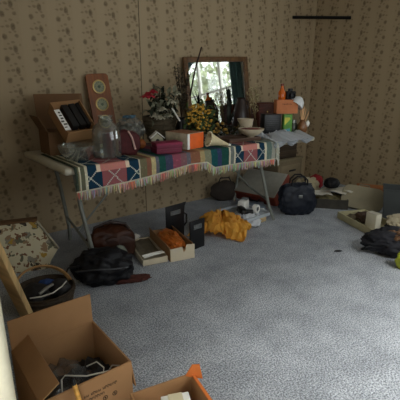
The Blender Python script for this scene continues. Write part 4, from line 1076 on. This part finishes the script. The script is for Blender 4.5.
# crumpled cream towel, dark bag, green item
p = at(394, 236)
tag(MB().blob((p.x+.14, p.y+.02, .098), (.15, .10, .05), 83, .3, 2.5, 4, rid=.15).build('cream_towel', mat('ivory_towel', (176, 164, 138), .9, .12, 25)), 'crumpled cream towel on top of dark clothes at the right edge', 'towel')
tag(MB().blob((p.x+.20, p.y+.02, .045), (.20, .13, .05), 84, .2, 2, 4, flat=-.044).build('navy_clothes', mat('navy_cloth', (34, 40, 52), .85, .3, 25)), 'navy folded clothes under the cream towel at the right edge', 'clothes')
t = thing('dark_tote', 'black open tote bag lying on the carpet at the right edge', 'bag', at(394, 257)+Vector((.07, .05, 0)), R(-52))
MB().blob((0, 0, .09), (.21, .15, .105), 85, .22, 2.2, 5, flat=-.088, rid=.06).build('bag_body', mat('black_canvas', (26, 26, 32), .8, .25, 30), t)
MB().blob((.04, -.04, .155), (.09, .07, .045), 86, .35, 3, 4, rid=.15).build('brown_lining', mat('brown_lining', (96, 68, 44), .7, .4, 30), t)
MB().tube([(-.15, -.08, .08), (-.21, -.11, .07), (-.23, -.06, .03), (-.17, .0, .02)], .009, 8, flat=.5).build('strap', black_cl, t)
g = at(399, 270)
tag(MB().blob((g.x+.05, g.y-.0, .06), (.055, .05, .075), 87, .2, 2.2, 4, flat=-.059).build('green_bag', mat('lime_plastic', (168, 176, 52), .5, .15, 20)), 'lime green plastic bag at the right picture edge beside the black tote', 'bag')
tag(MB().blob((*at(338, 251.5)[:2], .005), (.03, .012, .006), 88, .4, 4, 3, flat=-.004, rot=(0, 0, R(-30))).build('dark_scrap', dark_in), 'tiny dark scrap lying alone on the carpet before the pale tray', 'scrap')

# shelf bar across the corner
a_, b_ = Vector((4.05, WY-.004, 1.985)), Vector((WX-.004, 2.85, 1.965))
tag(MB().tube([a_, b_], .017, 4).build('corner_bar', black_pl, smooth=False), 'thin black bar mounted high across the room corner', 'bar')
# ------------------------------------------------------------------ daylight and added lamp
w = bpy.data.worlds.new('sky'); bpy.context.scene.world = w; w.use_nodes = True
nt = w.node_tree; bg = nt.nodes['Background']
bg.inputs['Color'].default_value = (.93, .97, 1.0, 1); bg.inputs['Strength'].default_value = 2.1
def win_light(name, loc, rot, sx_, sy_, power, portal):
    l = bpy.data.lights.new(name, 'AREA'); l.shape = 'RECTANGLE'; l.size = sx_; l.size_y = sy_
    if portal: l.cycles.is_portal = True
    else: l.energy = power; l.color = (1.0, .985, .95)
    lo = bpy.data.objects.new(name, l); C.objects.link(lo); lo.location = loc; lo.rotation_euler = rot
win_light('right_window_portal', (WX+.12, (W1[0]+W1[1])/2, (W1[2]+W1[3])/2), (0, PI/2, 0), W1[3]-W1[2], W1[1]-W1[0], 0, True)
src, dst = Vector((2.3, WF-1.2, 3.75)), Vector((1.9, .5, 0))
win_light('front_sky_lamp', src, (dst-src).to_track_quat('-Z', 'Y').to_euler(), 2.0, .8, 340, False)  # area lamp added outside the front window to supplement the sky
win_light('front_window_portal', ((W2[0]+W2[1])/2, WF-.12, (W2[2]+W2[3])/2), (PI/2, 0, 0), W2[1]-W2[0], W2[3]-W2[2], 0, True)

sc = bpy.context.scene
sc.view_settings.view_transform = 'Standard'; sc.view_settings.look = 'None'
sc.view_settings.gamma = 1; sc.view_settings.exposure = 0.95
sc.view_settings.use_curve_mapping = False
sc.cycles.max_bounces = 10; sc.cycles.diffuse_bounces = 5; sc.cycles.transparent_max_bounces = 16
sc.cycles.sample_clamp_indirect = 6
